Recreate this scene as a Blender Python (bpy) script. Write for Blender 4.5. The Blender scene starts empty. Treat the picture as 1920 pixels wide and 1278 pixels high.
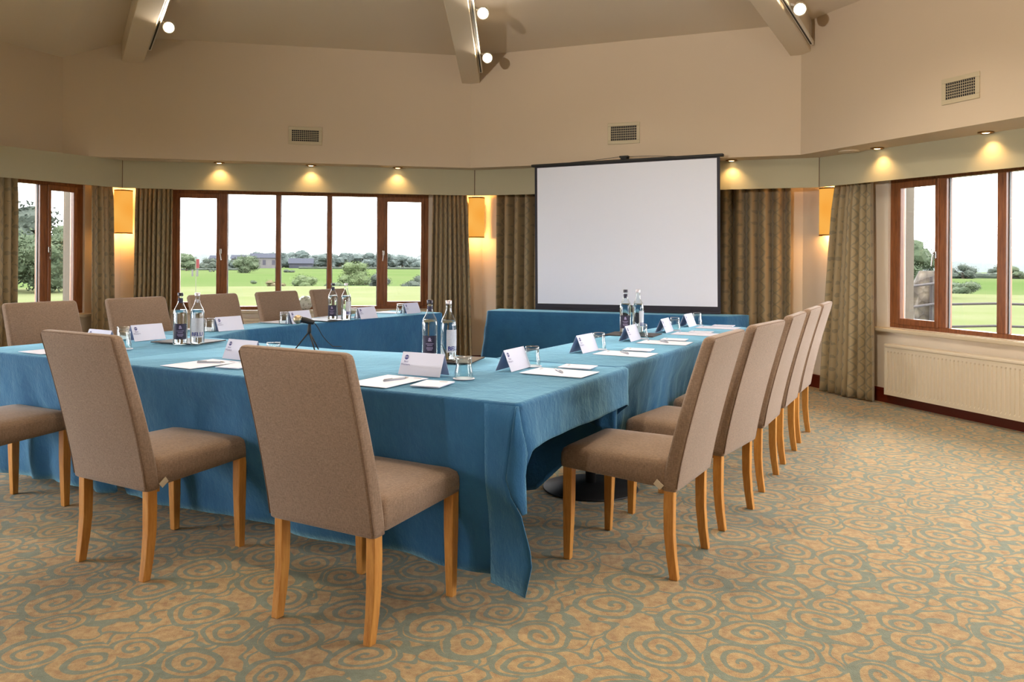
import bpy, bmesh, math, random
from mathutils import Vector, Matrix, noise
random.seed(7)
S = bpy.context.scene
COL = S.collection
PI = math.pi
# ------------------------------------------------------------------ camera
HC = 1.25
cd = bpy.data.cameras.new('camera'); cam = bpy.data.objects.new('camera', cd); COL.objects.link(cam)
cd.sensor_width = 36.0; cd.lens = 1551.2/1920*36.0
cd.shift_y = -(639-483.7)/1920.0
cd.clip_start = .05; cd.clip_end = 2000
cam.matrix_world = Matrix.Translation((0, 0, HC)) @ Matrix.Rotation(PI/2, 4, 'X') @ Matrix.Rotation(.0068, 4, 'Z')
S.camera = cam
# ------------------------------------------------------------------ world, exposure
w = bpy.data.worlds.new('overcast_sky'); S.world = w; w.use_nodes = True
bg = w.node_tree.nodes['Background']; bg.inputs[0].default_value = (.97, .98, 1.0, 1); bg.inputs[1].default_value = 9.5
S.view_settings.view_transform = 'Standard'; S.view_settings.look = 'None'
S.view_settings.gamma = 1.0; S.view_settings.exposure = 0.55; S.view_settings.use_curve_mapping = False
try:
    S.cycles.use_denoising = True
    S.cycles.max_bounces = 8; S.cycles.diffuse_bounces = 5; S.cycles.transparent_max_bounces = 24
    S.cycles.caustics_reflective = False; S.cycles.sample_clamp_indirect = 6.0
except Exception: pass
WARM = (1.0, .86, .68)
P_TRACK, P_DOWN, P_SCONCE, P_UP = 46.0, 5.5, 4.0, 1500.0

# ------------------------------------------------------------------ tags
def tag(o, label=None, cat=None, group=None, kind=None):
    if label: o['label'] = label
    if cat: o['category'] = cat
    if group: o['group'] = group
    if kind: o['kind'] = kind
    return o
def empty(name, loc=(0, 0, 0), rz=0.0, parent=None):
    o = bpy.data.objects.new(name, None); COL.objects.link(o); o.empty_display_size = .05
    o.location = loc; o.rotation_euler = (0, 0, rz)
    if parent: o.parent = parent
    return o
def copy_tree(o, parent=None):
    c = o.copy(); COL.objects.link(c); c.parent = parent
    for ch in list(o.children): copy_tree(ch, c)
    return c

# ------------------------------------------------------------------ materials
def srgb(r, g, b):
    f = lambda c: (c/255)/12.92 if c/255 <= .04045 else (((c/255)+.055)/1.055)**2.4
    return (f(r), f(g), f(b), 1)
class NT:
    def __init__(s, name):
        s.m = bpy.data.materials.new(name); s.m.use_nodes = True; s.t = s.m.node_tree; s.t.nodes.clear()
        s.out = s.n('ShaderNodeOutputMaterial')
    def n(s, typ, **k):
        o = s.t.nodes.new(typ)
        for a, b in k.items(): setattr(o, a, b)
        return o
    def l(s, a, b): s.t.links.new(a, b)
    def put(s, sock, val):
        if isinstance(val, bpy.types.NodeSocket): s.l(val, sock)
        else: sock.default_value = val
    def math(s, op, a, b=0.0, c=None):
        o = s.n('ShaderNodeMath', operation=op); s.put(o.inputs[0], a); s.put(o.inputs[1], b)
        if c is not None: s.put(o.inputs[2], c)
        return o.outputs[0]
    def mix(s, f, a, b):
        o = s.n('ShaderNodeMix', data_type='RGBA'); s.put(o.inputs[0], f); s.put(o.inputs[6], a); s.put(o.inputs[7], b); return o.outputs[2]
    def noise(s, scale, detail=3.0, vec=None, rough=.5, dim='3D'):
        o = s.n('ShaderNodeTexNoise', noise_dimensions=dim); o.inputs['Scale'].default_value = scale; o.inputs['Detail'].default_value = detail
        o.inputs['Roughness'].default_value = rough
        if vec is not None: s.l(vec, o.inputs['Vector'])
        return o
    def ramp(s, f, stops):
        o = s.n('ShaderNodeValToRGB'); s.put(o.inputs[0], f)
        e = o.color_ramp.elements
        while len(e) < len(stops): e.new(.5)
        for i, (p, c) in enumerate(stops): e[i].position = p; e[i].color = c
        return o.outputs[0]
    def obj(s):
        return s.n('ShaderNodeTexCoord').outputs['Object']
    def map(s, vec, scale=(1, 1, 1), rot=(0, 0, 0), loc=(0, 0, 0)):
        o = s.n('ShaderNodeMapping'); s.l(vec, o.inputs[0]); o.inputs['Scale'].default_value = scale
        o.inputs['Rotation'].default_value = rot; o.inputs['Location'].default_value = loc; return o.outputs[0]
    def bump(s, h, strength=.3, dist=.01):
        o = s.n('ShaderNodeBump'); s.put(o.inputs['Height'], h); o.inputs['Strength'].default_value = strength; o.inputs['Distance'].default_value = dist; return o.outputs[0]
    def bsdf(s, color, rough=.6, metal=0.0, normal=None, **k):
        o = s.n('ShaderNodeBsdfPrincipled'); s.put(o.inputs['Base Color'], color); s.put(o.inputs['Roughness'], rough)
        o.inputs['Metallic'].default_value = metal
        if normal is not None: s.l(normal, o.inputs['Normal'])
        for a, b in k.items(): s.put(o.inputs[a.replace('_', ' ')], b)
        s.l(o.outputs[0], s.out.inputs[0]); return o
def simple(name, col, rough=.5, metal=0.0, vary=.06, scale=20, **k):
    t = NT(name); n = t.noise(scale, 3, t.obj())
    dk = tuple(c*(1-vary) for c in col[:3])+(1,)
    t.bsdf(t.mix(n.outputs[0], dk, col), rough, metal, **k); return t.m
def emit(name, col, st):
    t = NT(name); e = t.n('ShaderNodeEmission'); e.inputs[0].default_value = col; e.inputs[1].default_value = st
    t.l(e.outputs[0], t.out.inputs[0]); return t.m
M = {}
def mat_paint(name, col, bs=.08):
    t = NT(name); v = t.obj(); n = t.noise(90, 4, v); n2 = t.noise(1.3, 2, v)
    c = t.mix(n2.outputs[0], tuple(x*.96 for x in col[:3])+(1,), col)
    t.bsdf(c, .75, 0, t.bump(n.outputs[0], bs, .004)); return t.m
M['wall'] = mat_paint('beige_wall_paint', srgb(208, 191, 168))
M['wall_low'] = mat_paint('cream_wall_paint', srgb(232, 221, 205))
M['ceiling'] = mat_paint('warm_ceiling_paint', srgb(216, 203, 184))
M['beam'] = mat_paint('cream_beam_paint', srgb(214, 199, 177))
M['fascia'] = mat_paint('sage_fascia_paint', srgb(181, 175, 148))
M['sill'] = simple('cream_gloss_sill', srgb(214, 202, 178), .2, vary=.03)
M['radiator'] = simple('cream_radiator_enamel', srgb(228, 218, 198), .35, vary=.02)
M['base'] = simple('dark_red_mahogany', srgb(112, 38, 22), .35, vary=.3, scale=8)
M['black'] = simple('black_metal', srgb(18, 18, 20), .6, 0.0)
M['darkgrid'] = simple('dark_vent_void', srgb(20, 20, 32), .7)
M['ventframe'] = simple('cream_vent_metal', srgb(196, 184, 156), .45)
M['white'] = simple('white_enamel', srgb(225, 220, 210), .4)
M['brass'] = simple('aged_brass', srgb(150, 110, 60), .35, .9)
M['chrome'] = simple('satin_chrome', srgb(190, 188, 184), .25, 1.0)
M['lens'] = emit('lamp_lens_glow', (1, .72, .40, 1), 45)
M['lens_small'] = emit('downlight_glow', (1, .66, .32, 1), 8)
M['card'] = simple('white_card_stock', srgb(212, 217, 240), .7, vary=.02)
M['paper'] = simple('white_paper', srgb(222, 227, 248), .7, vary=.02)
M['ink'] = simple('navy_print_ink', srgb(58, 62, 132), .6)
M['greyink'] = simple('grey_print_ink', srgb(140, 140, 155), .6)
M['navy'] = simple('navy_label', srgb(34, 30, 62), .5)
M['navycap'] = simple('navy_cap', srgb(24, 20, 44), .3)
M['silvercap'] = simple('silver_cap', srgb(205, 200, 208), .3, .6)
M['lilac'] = simple('lilac_print', srgb(170, 160, 200), .6)
M['bluetext'] = simple('blue_lettering', srgb(18, 34, 120), .6)
M['slate'] = simple('dark_slate_mat', srgb(44, 36, 36), .45, vary=.25, scale=30)
M['woodtop'] = simple('plywood_tabletop', srgb(150, 120, 85), .6)
M['stoneout'] = simple('pale_stone_reveal', (.085, .07, .05, 1), .9)
M['spacer'] = simple('grey_glazing_spacer', (.09, .09, .09, 1), .6)
M['penbody'] = simple('grey_white_plastic', srgb(170, 176, 190), .3)
M['flag'] = simple('red_flag_cloth', (.075, .006, .007, 1), .9)
M['pole'] = simple('pale_pole', (.075, .075, .05, 1), .9)
M['rail'] = simple('weathered_iron_rail', (.022, .017, .016, 1), .9)
M['screenborder'] = simple('black_screen_border', srgb(22, 20, 38), .6)
M['screen'] = simple('matt_white_screen', srgb(226, 233, 250), .85, vary=.01)

t = NT('glazing'); tr = t.n('ShaderNodeBsdfTransparent'); gl = t.n('ShaderNodeBsdfGlossy'); gl.inputs['Roughness'].default_value = .02
mx = t.n('ShaderNodeMixShader'); fr = t.n('ShaderNodeFresnel'); fr.inputs[0].default_value = 1.3
t.l(fr.outputs[0], mx.inputs[0]); t.l(tr.outputs[0], mx.inputs[1]); t.l(gl.outputs[0], mx.inputs[2]); t.l(mx.outputs[0], t.out.inputs[0]); M['pane'] = t.m
t = NT('clear_glass'); tr = t.n('ShaderNodeBsdfTransparent'); tr.inputs[0].default_value = (.93, .97, .97, 1); gl = t.n('ShaderNodeBsdfGlossy'); gl.inputs['Roughness'].default_value = .03
mx = t.n('ShaderNodeMixShader'); lw = t.n('ShaderNodeLayerWeight'); lw.inputs[0].default_value = .48
f2 = t.math('MULTIPLY', lw.outputs['Facing'], .75); f3 = t.math('POWER', f2, 1.3)
t.l(f3, mx.inputs[0]); t.l(tr.outputs[0], mx.inputs[1]); t.l(gl.outputs[0], mx.inputs[2]); t.l(mx.outputs[0], t.out.inputs[0]); M['glass'] = t.m
t = NT('frosted_label'); v = t.obj(); n = t.noise(160, 3, v)
p = t.bsdf(t.mix(n.outputs[0], srgb(190, 198, 214), srgb(226, 230, 240)), .6); p.inputs['Alpha'].default_value = .72; M['frost'] = t.m
t = NT('cut_glass_globe'); v = t.obj(); vo = t.n('ShaderNodeTexVoronoi'); vo.inputs['Scale'].default_value = 34; t.l(v, vo.inputs['Vector'])
p = t.bsdf(t.ramp(vo.outputs['Distance'], [(.1, srgb(165, 168, 160)), (.5, srgb(222, 226, 220))]), .1, 0, t.bump(vo.outputs['Distance'], .8, .01)); p.inputs['Alpha'].default_value = .75; M['globe'] = t.m
t = NT('water'); tr = t.n('ShaderNodeBsdfRefraction'); tr.inputs['IOR'].default_value = 1.33; tr.inputs['Roughness'].default_value = 0; tr.inputs[0].default_value = (.96, .99, .99, 1)
gl = t.n('ShaderNodeBsdfGlossy'); gl.inputs['Roughness'].default_value = .02; mx = t.n('ShaderNodeMixShader'); fr = t.n('ShaderNodeFresnel'); fr.inputs[0].default_value = 1.33
t.l(fr.outputs[0], mx.inputs[0]); t.l(tr.outputs[0], mx.inputs[1]); t.l(gl.outputs[0], mx.inputs[2]); t.l(mx.outputs[0], t.out.inputs[0]); M['water'] = t.m
# sconce shade: parchment lit from within
t = NT('amber_lamp_shade'); v = t.obj(); sp = t.n('ShaderNodeSeparateXYZ'); t.l(v, sp.inputs[0])
n = t.noise(3.2, 1, v)
e = t.n('ShaderNodeEmission'); t.l(t.mix(n.outputs[0], (.56, .19, .012, 1), (.62, .34, .075, 1)), e.inputs[0]); e.inputs[1].default_value = 1.1
t.l(e.outputs[0], t.out.inputs[0]); M['shade'] = t.m
# timber frames
def wood(name, c1, c2, scale=(18, 18, 1.6), rough=.35):
    t = NT(name); v = t.map(t.obj(), scale); n = t.noise(3.0, 5, v, .6); n2 = t.noise(14, 3, v)
    f = t.math('ADD', t.math('MULTIPLY', n.outputs[0], .75), t.math('MULTIPLY', n2.outputs[0], .25))
    c = t.ramp(f, [(.3, c1), (.7, c2)])
    t.bsdf(c, rough, 0, t.bump(n2.outputs[0], .08, .002)); return t.m
M['frame'] = wood('varnished_window_timber', srgb(100, 54, 27), srgb(160, 100, 56))
M['leg'] = wood('oak_stained_beech', srgb(176, 112, 44), srgb(214, 156, 78), (30, 30, 3), .42)
# fabrics
def fabric(name, c1, c2, scale, bstr=.5, sheen=.3):
    t = NT(name); v = t.obj()
    a = t.noise(1, 2, t.map(v, (scale, scale, scale*.16))); b = t.noise(1, 2, t.map(v, (scale*.2, scale*.2, scale)))
    f = t.math('MULTIPLY_ADD', a.outputs[0], .55, t.math('MULTIPLY', b.outputs[0], .45))
    L = t.noise(5, 3, v); f = t.math('ADD', f, t.math('MULTIPLY', t.math('SUBTRACT', L.outputs[0], .5), .12))
    c = t.ramp(f, [(.33, c1), (.67, c2)])
    t.bsdf(c, .9, 0, t.bump(f, bstr, .003), Sheen_Weight=sheen); return t.m
M['chair'] = fabric('taupe_woven_upholstery', srgb(114, 92, 74), srgb(152, 127, 106), 420, .4, .2)
M['seam'] = simple('dark_taupe_piping', srgb(118, 94, 76), .9)
M['tagcloth'] = simple('cream_care_tag', srgb(205, 190, 165), .8)
def velvet():
    t = NT('teal_suede_cloth'); v = t.obj()
    n = t.noise(9, 5, v, .65); n2 = t.noise(2.2, 3, v); n3 = t.noise(420, 2, v)
    w1 = t.noise(26, 4, t.map(v, (1, 1, .35)), .7)
    c = t.mix(n.outputs[0], srgb(18, 76, 122), srgb(38, 106, 150)); c = t.mix(t.math('MULTIPLY', n2.outputs[0], .3), c, srgb(20, 74, 124))
    h = t.math('ADD', t.math('MULTIPLY', n.outputs[0], 1.0), t.math('MULTIPLY', w1.outputs[0], .45)); h = t.math('ADD', h, t.math('MULTIPLY', n3.outputs[0], .03))
    p = t.bsdf(c, .85, 0, t.bump(h, .42, .020), Sheen_Weight=.9, Sheen_Roughness=.45); p.inputs['Sheen Tint'].default_value = srgb(150, 205, 222)
    return t.m
M['cloth'] = velvet()
def curtain_mat():
    t = NT('gold_damask_curtain'); uv = t.n('ShaderNodeTexCoord').outputs['UV']; sp = t.n('ShaderNodeSeparateXYZ'); t.l(uv, sp.inputs[0]); x, y = sp.outputs[0], sp.outputs[1]
    px, py = .13, .23
    sx = t.math('SINE', t.math('MULTIPLY', y, 2*PI/py))
    a = t.math('MULTIPLY', sx, .25)
    def lane(sgn):
        q = t.math('ADD', t.math('DIVIDE', x, px), t.math('MULTIPLY', a, sgn)); q = t.math('FRACT', q); q = t.math('ABSOLUTE', t.math('SUBTRACT', q, .5)); return q
    d = t.math('MINIMUM', lane(1.0), lane(-1.0))
    nz = t.noise(38, 2, uv); d = t.math('ADD', d, t.math('MULTIPLY', t.math('SUBTRACT', nz.outputs[0], .5), .09))
    line = t.math('LESS_THAN', d, .048)
    vo = t.n('ShaderNodeTexVoronoi'); vo.inputs['Randomness'].default_value = .15; t.l(t.map(uv, (1/px*1.0, 1/py*2, 1)), vo.inputs['Vector']); vo.inputs['Scale'].default_value = 1
    star = t.math('LESS_THAN', t.math('ADD', vo.outputs['Distance'], t.math('MULTIPLY', t.math('SUBTRACT', nz.outputs[0], .5), .35)), .17)
    f = t.math('MAXIMUM', line, star); f = t.math('MULTIPLY', f, .45)
    w = t.noise(1, 2, t.map(uv, (900, 300, 1)))
    base = t.mix(w.outputs[0], srgb(148, 130, 97), srgb(170, 151, 115))
    c = t.mix(f, base, srgb(84, 92, 82))
    t.bsdf(c, .55, 0, t.bump(f, .2, .002), Sheen_Weight=.3); return t.m
M['curtain'] = curtain_mat()
def carpet():
    t = NT('swirl_patterned_carpet'); o = t.obj(); v0 = t.map(o, (4.1, 4.1, 0), (0, 0, .5))
    dn = t.noise(.8, 2, v0); vs = t.n('ShaderNodeVectorMath', operation='MULTIPLY_ADD')
    sub = t.n('ShaderNodeVectorMath', operation='SUBTRACT'); t.l(dn.outputs['Color'], sub.inputs[0]); sub.inputs[1].default_value = (.5, .5, .5)
    t.l(sub.outputs[0], vs.inputs[0]); vs.inputs[1].default_value = (.55, .55, 0); t.l(v0, vs.inputs[2]); v = vs.outputs[0]
    def vor(feature):
        q = t.n('ShaderNodeTexVoronoi', feature=feature, voronoi_dimensions='2D'); q.inputs['Scale'].default_value = 1; q.inputs['Randomness'].default_value = .62; t.l(v, q.inputs['Vector']); return q
    a = vor('F1')
    d = t.n('ShaderNodeVectorMath', operation='SUBTRACT'); t.l(v, d.inputs[0]); t.l(a.outputs['Position'], d.inputs[1])
    sp = t.n('ShaderNodeSeparateXYZ'); t.l(d.outputs[0], sp.inputs[0]); cs = t.n('ShaderNodeSeparateColor'); t.l(a.outputs['Color'], cs.inputs[0])
    th = t.math('DIVIDE', t.math('ARCTAN2', sp.outputs[1], sp.outputs[0]), 2*PI)
    sg = t.math('SIGN', t.math('SUBTRACT', cs.outputs[0], .5))
    kk = t.math('MULTIPLY_ADD', cs.outputs[2], 1.6, 4.4)
    sA = t.math('MULTIPLY_ADD', a.outputs['Distance'], kk, t.math('MULTIPLY', th, sg)); sA = t.math('ADD', sA, cs.outputs[1])
    fr = t.math('ABSOLUTE', t.math('SUBTRACT', t.math('FRACT', sA), .5))
    ns = t.noise(5, 2, v0); fr = t.math('ADD', fr, t.math('MULTIPLY', t.math('SUBTRACT', ns.outputs[0], .5), .16))
    def below(x, a_, b_):
        q = t.n('ShaderNodeMapRange'); t.l(x, q.inputs[0]); q.inputs[1].default_value = a_; q.inputs[2].default_value = b_; q.inputs[3].default_value = 1; q.inputs[4].default_value = 0; return q.outputs[0]
    spiral = below(fr, .17, .22)
    wv = t.n('ShaderNodeVectorMath', operation='MULTIPLY_ADD'); dn2 = t.noise(1.7, 1, v0); t.l(dn2.outputs['Color'], wv.inputs[0]); wv.inputs[1].default_value = (1.3, 1.3, 0); t.l(v, wv.inputs[2])
    e2 = t.n('ShaderNodeTexVoronoi', feature='DISTANCE_TO_EDGE', voronoi_dimensions='2D'); e2.inputs['Scale'].default_value = 2.5; t.l(t.map(wv.outputs[0], (1, .62, 1), (0, 0, .7)), e2.inputs['Vector'])
    leafs = below(e2.outputs['Distance'], .075, .10)
    R_ = t.math('MULTIPLY_ADD', cs.outputs[1], .14, .34)
    ins = t.math('LESS_THAN', a.outputs['Distance'], R_)
    ring = t.math('LESS_THAN', t.math('ABSOLUTE', t.math('SUBTRACT', a.outputs['Distance'], R_)), .035)
    f = t.math('MAXIMUM', t.math('MULTIPLY', spiral, ins), t.math('MULTIPLY', leafs, t.math('SUBTRACT', 1.0, ins))); f = t.math('MAXIMUM', f, ring)
    pile = t.noise(240, 2, o); mott = t.noise(28, 4, o, .7)
    tan = t.ramp(mott.outputs[0], [(.34, srgb(166, 124, 74)), (.62, srgb(206, 172, 112))])
    teal = t.ramp(mott.outputs[0], [(.3, srgb(110, 122, 100)), (.7, srgb(134, 148, 128))])
    c = t.mix(f, tan, teal); c = t.mix(t.math('MULTIPLY', pile.outputs[0], .66), c, srgb(92, 82, 62))
    t.bsdf(c, .95, 0, t.bump(pile.outputs[0], .6, .004), Sheen_Weight=.15); return t.m
M['carpet'] = carpet()
def grass(name, c1, c2, sc=.15):
    t = NT(name); v = t.obj(); n = t.noise(sc, 5, v, .6); n2 = t.noise(3, 3, v)
    f = t.math('ADD', t.math('MULTIPLY', n.outputs[0], .8), t.math('MULTIPLY', n2.outputs[0], .2))
    t.bsdf(t.ramp(f, [(.35, c1), (.65, c2)]), .9, 0, t.bump(n2.outputs[0], .3, .03), Specular_IOR_Level=0.0); return t.m
M['lawn'] = grass('mown_lawn', (.060, .070, .030, 1), (.074, .078, .042, 1), .25)
M['field'] = grass('far_fields', (.032, .052, .016, 1), (.050, .062, .026, 1), .02)
def leaf(name, c1, c2):
    t = NT(name); v = t.obj(); n = t.noise(1.1, 4, v, .7); t.bsdf(t.ramp(n.outputs[0], [(.3, c1), (.7, c2)]), .8, 0, Specular_IOR_Level=0.1); return t.m
M['leaf'] = leaf('mid_green_foliage', (.018, .028, .014, 1), (.042, .054, .030, 1))
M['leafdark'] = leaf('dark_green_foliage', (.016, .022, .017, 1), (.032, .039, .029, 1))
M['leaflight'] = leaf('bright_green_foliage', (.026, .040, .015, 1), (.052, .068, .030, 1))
M['leafblue'] = leaf('far_bluegreen_woodland', (.027, .037, .035, 1), (.042, .053, .048, 1))  # distance haze is put into the colour: greyer, bluer leaves
M['bark'] = simple('tree_bark', (.06, .045, .03, 1), .9)
M['roof'] = simple('grey_slate_roof', (.030, .032, .040, 1), .9, Specular_IOR_Level=0.0)
M['render'] = simple('white_house_render', (.075, .072, .070, 1), .9, Specular_IOR_Level=0.0)
M['heath'] = grass('sandy_rough_ground', (.05, .046, .024, 1), (.085, .072, .045, 1), 2)
t = NT('rubble_stone'); v = t.obj(); vo = t.n('ShaderNodeTexVoronoi'); vo.inputs['Scale'].default_value = 9; t.l(v, vo.inputs['Vector'])
t.bsdf(t.ramp(vo.outputs['Distance'], [(.1, (.085, .070, .050, 1)), (.6, (.030, .023, .016, 1))]), .9, 0, t.bump(vo.outputs['Distance'], 1, .03)); M['stone'] = t.m

# ------------------------------------------------------------------ mesh builder
class MB:
    def __init__(s): s.v = []; s.f = []; s.uv = None
    def add(s, vs, fs):
        b = len(s.v); s.v += [tuple(p) for p in vs]; s.f += [tuple(i+b for i in f) for f in fs]; return s
    def box(s, x0, x1, y0, y1, z0, z1, Mx=None):
        vs = [Vector((x, y, z)) for z in (z0, z1) for y in (y0, y1) for x in (x0, x1)]
        if Mx is not None: vs = [Mx @ p for p in vs]
        return s.add(vs, [(0, 2, 3, 1), (4, 5, 7, 6), (0, 1, 5, 4), (2, 6, 7, 3), (0, 4, 6, 2), (1, 3, 7, 5)])
    def bar(s, a, b, wd, ht, up=(0, 0, 1)):
        a = Vector(a); b = Vector(b); d = (b-a); L = d.length; d.normalize(); x = d.cross(Vector(up))
        if x.length < 1e-5: x = d.cross(Vector((1, 0, 0)))
        x.normalize(); y = x.cross(d)
        Mx = Matrix((( x.x, y.x, d.x, a.x), (x.y, y.y, d.y, a.y), (x.z, y.z, d.z, a.z), (0, 0, 0, 1)))
        return s.box(-wd/2, wd/2, -ht/2, ht/2, 0, L, Mx)
    def tube(s, pts, r, n=10, cap=True):
        pts = [Vector(p) for p in pts]; rs = r if isinstance(r, (list, tuple)) else [r]*len(pts)
        rings = []; prev = None
        for i, p in enumerate(pts):
            d = (pts[min(i+1, len(pts)-1)]-pts[max(i-1, 0)]).normalized()
            if prev is None: x = d.orthogonal().normalized()
            else:
                x = prev-d*prev.dot(d); x = x.normalized() if x.length > 1e-6 else d.orthogonal().normalized()
            prev = x; y = d.cross(x)
            rings.append([p+(x*math.cos(2*PI*k/n)+y*math.sin(2*PI*k/n))*rs[i] for k in range(n)])
        return s.rings(rings, cap)
    def rings(s, rings, cap=True, closed=True):
        b = len(s.v); n = len(rings[0])
        for R in rings: s.v += [tuple(p) for p in R]
        for i in range(len(rings)-1):
            for k in range(n if closed else n-1):
                k2 = (k+1) % n; s.f.append((b+i*n+k, b+i*n+k2, b+(i+1)*n+k2, b+(i+1)*n+k))
        if cap:
            s.f.append(tuple(b+k for k in reversed(range(n)))); s.f.append(tuple(b+(len(rings)-1)*n+k for k in range(n)))
        return s
    def lathe(s, prof, n=28, c=(0, 0, 0), cap=True, a0=0.0, a1=2*PI):
        full = abs(a1-a0-2*PI) < 1e-6
        m = n if full else n+1
        R = [[(c[0]+r*math.cos(a0+(a1-a0)*k/n), c[1]+r*math.sin(a0+(a1-a0)*k/n), c[2]+z) for k in range(m)] for r, z in prof]
        return s.rings(R, cap, full)
    def build(s, name, mat, parent=None, smooth=False, loc=None, rz=0, bevel=0, seg=2, fix=True):
        me = bpy.data.meshes.new(name); me.from_pydata(s.v, [], s.f)
        if fix:
            bm = bmesh.new(); bm.from_mesh(me); bmesh.ops.recalc_face_normals(bm, faces=bm.faces); bm.to_mesh(me); bm.free()
        if s.uv:
            l = me.uv_layers.new(name='UVMap')
            for lp in me.loops: l.data[lp.index].uv = s.uv[lp.vertex_index]
        o = bpy.data.objects.new(name, me); COL.objects.link(o); me.materials.append(M[mat] if isinstance(mat, str) else mat)
        if smooth:
            for p in me.polygons: p.use_smooth = True
        if parent: o.parent = parent
        if loc is not None: o.location = loc
        o.rotation_euler = (0, 0, rz)
        if bevel:
            b = o.modifiers.new('soft_edges', 'BEVEL'); b.width = bevel; b.segments = seg; b.limit_method = 'ANGLE'
        return o
def struct(name, mb, mat, **k): return tag(mb.build(name, mat, **k), kind='structure')
def text_mesh(body, size, mat, name, parent, Mx, align='CENTER', bold=0.0):
    c = bpy.data.curves.new(name, 'FONT'); c.body = body; c.size = size; c.align_x = align; c.align_y = 'CENTER'; c.resolution_u = 2; c.extrude = 0.0; c.offset = size*bold
    to = bpy.data.objects.new('tmp', c); COL.objects.link(to); bpy.context.view_layer.update()
    me = bpy.data.meshes.new_from_object(to.evaluated_get(bpy.context.evaluated_depsgraph_get())); bpy.data.objects.remove(to); bpy.data.curves.remove(c)
    me.transform(Mx); o = bpy.data.objects.new(name, me); COL.objects.link(o); me.materials.clear(); me.materials.append(M[mat]); o.parent = parent; return o
def V2(a): return Vector((a[0], a[1], 0))

# ------------------------------------------------------------------ plan of the room
WL = Vector((-4.18, 8.83, 0)); WM = Vector((-.345, 9.58, 0)); WR = Vector((2.93, 8.34, 0)); WR2 = Vector((4.45, 4.32, 0)); WL2 = Vector((-5.7, 5.0, 0))
UM = Vector((-.447, 8.76, 0)); UR = Vector((2.60, 7.47, 0)); UR2 = Vector((3.83, 4.09, 0)); UB = Vector((-3.62, 8.055, 0)); UL = Vector((-4.305, 7.904, 0)); UL2 = Vector((-5.49, 4.93, 0))
FM = Vector((-.41, 8.97, 0)); FR = Vector((2.84, 7.66, 0)); FR2 = Vector((4.18, 4.66, 0)); FL = Vector((-3.90, 8.27, 0)); FL2 = Vector((-5.33, 5.53, 0))
N1 = Vector((4.3, .4, 0)); N2 = Vector((2.5, -3.2, 0)); N3 = Vector((-1.7, -4.2, 0)); N4 = Vector((-5.2, -2.4, 0)); N5 = Vector((-6.3, 1.4, 0))
HS, HF, HC1 = 2.2, 1.925, 3.385
RING = [WL, WM, WR, WR2, N1, N2, N3, N4, N5, WL2]
CEN = Vector((-.45, 2.14, 0))
mb = MB(); mb.add([p*1.0+(p-CEN).normalized()*.3 for p in RING], [tuple(range(len(RING)))]); struct('floor', mb, 'carpet')

def frame_of(a, b):
    d = (b-a).normalized(); nrm = Vector((-d.y, d.x, 0))
    if nrm.dot(CEN-a) > 0: nrm = -nrm          # outward
    return d, nrm
def lmat(a, d, nrm): return Matrix(((d.x, nrm.x, 0, a.x), (d.y, nrm.y, 0, a.y), (0, 0, 1, 0), (0, 0, 0, 1)))
TH = .20
def wall(name, a, b, opens, top=2.2, mat='wall_low', ext=.06):
    d, n = frame_of(a, b); L = (b-a).length; Mx = lmat(a, d, n); mb = MB(); s = -ext
    for (s0, s1, z0, z1) in opens:
        mb.box(s, s0, 0, TH, 0, top, Mx); mb.box(s0, s1, 0, TH, 0, z0, Mx); mb.box(s0, s1, 0, TH, z1, top, Mx); s = s1
    mb.box(s, L+ext, 0, TH, 0, top, Mx)
    o = struct(name, mb, mat)
    bb = MB()
    bb.box(0.0, L, -.018, 0, 0, .125, Mx); bb.box(0, L, -.024, 0, .10, .112, Mx)
    bb = struct('baseboard_'+name[5:], bb, 'base')
    return Mx
WZ0, WZ1 = .665, 1.965
mxL = wall('wall_left', WL, WL2, [(.45, 3.25, WZ0, WZ1)], ext=0)
mxC = wall('wall_back_left', WL, WM, [(.515, 3.285, WZ0, WZ1)])
mxS = wall('wall_back_right', WM, WR, [(.55, 2.95, WZ0, WZ1)])
mxR = wall('wall_right', WR, WR2, [(1.105, 3.87, WZ0, WZ1)], ext=0)
wall('wall_near_right', WR2, N1, [(.6, 3.3, WZ0, WZ1)]); wall('wall_rear_right', N1, N2, []); wall('wall_rear', N2, N3, [])
wall('wall_rear_left', N3, N4, []); wall('wall_side_left', N4, N5, []); wall('wall_near_left', N5, WL2, [(.4, 3.3, .3, WZ1+.15)])  # opening in the unseen near-left wall added to let in more light

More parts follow.
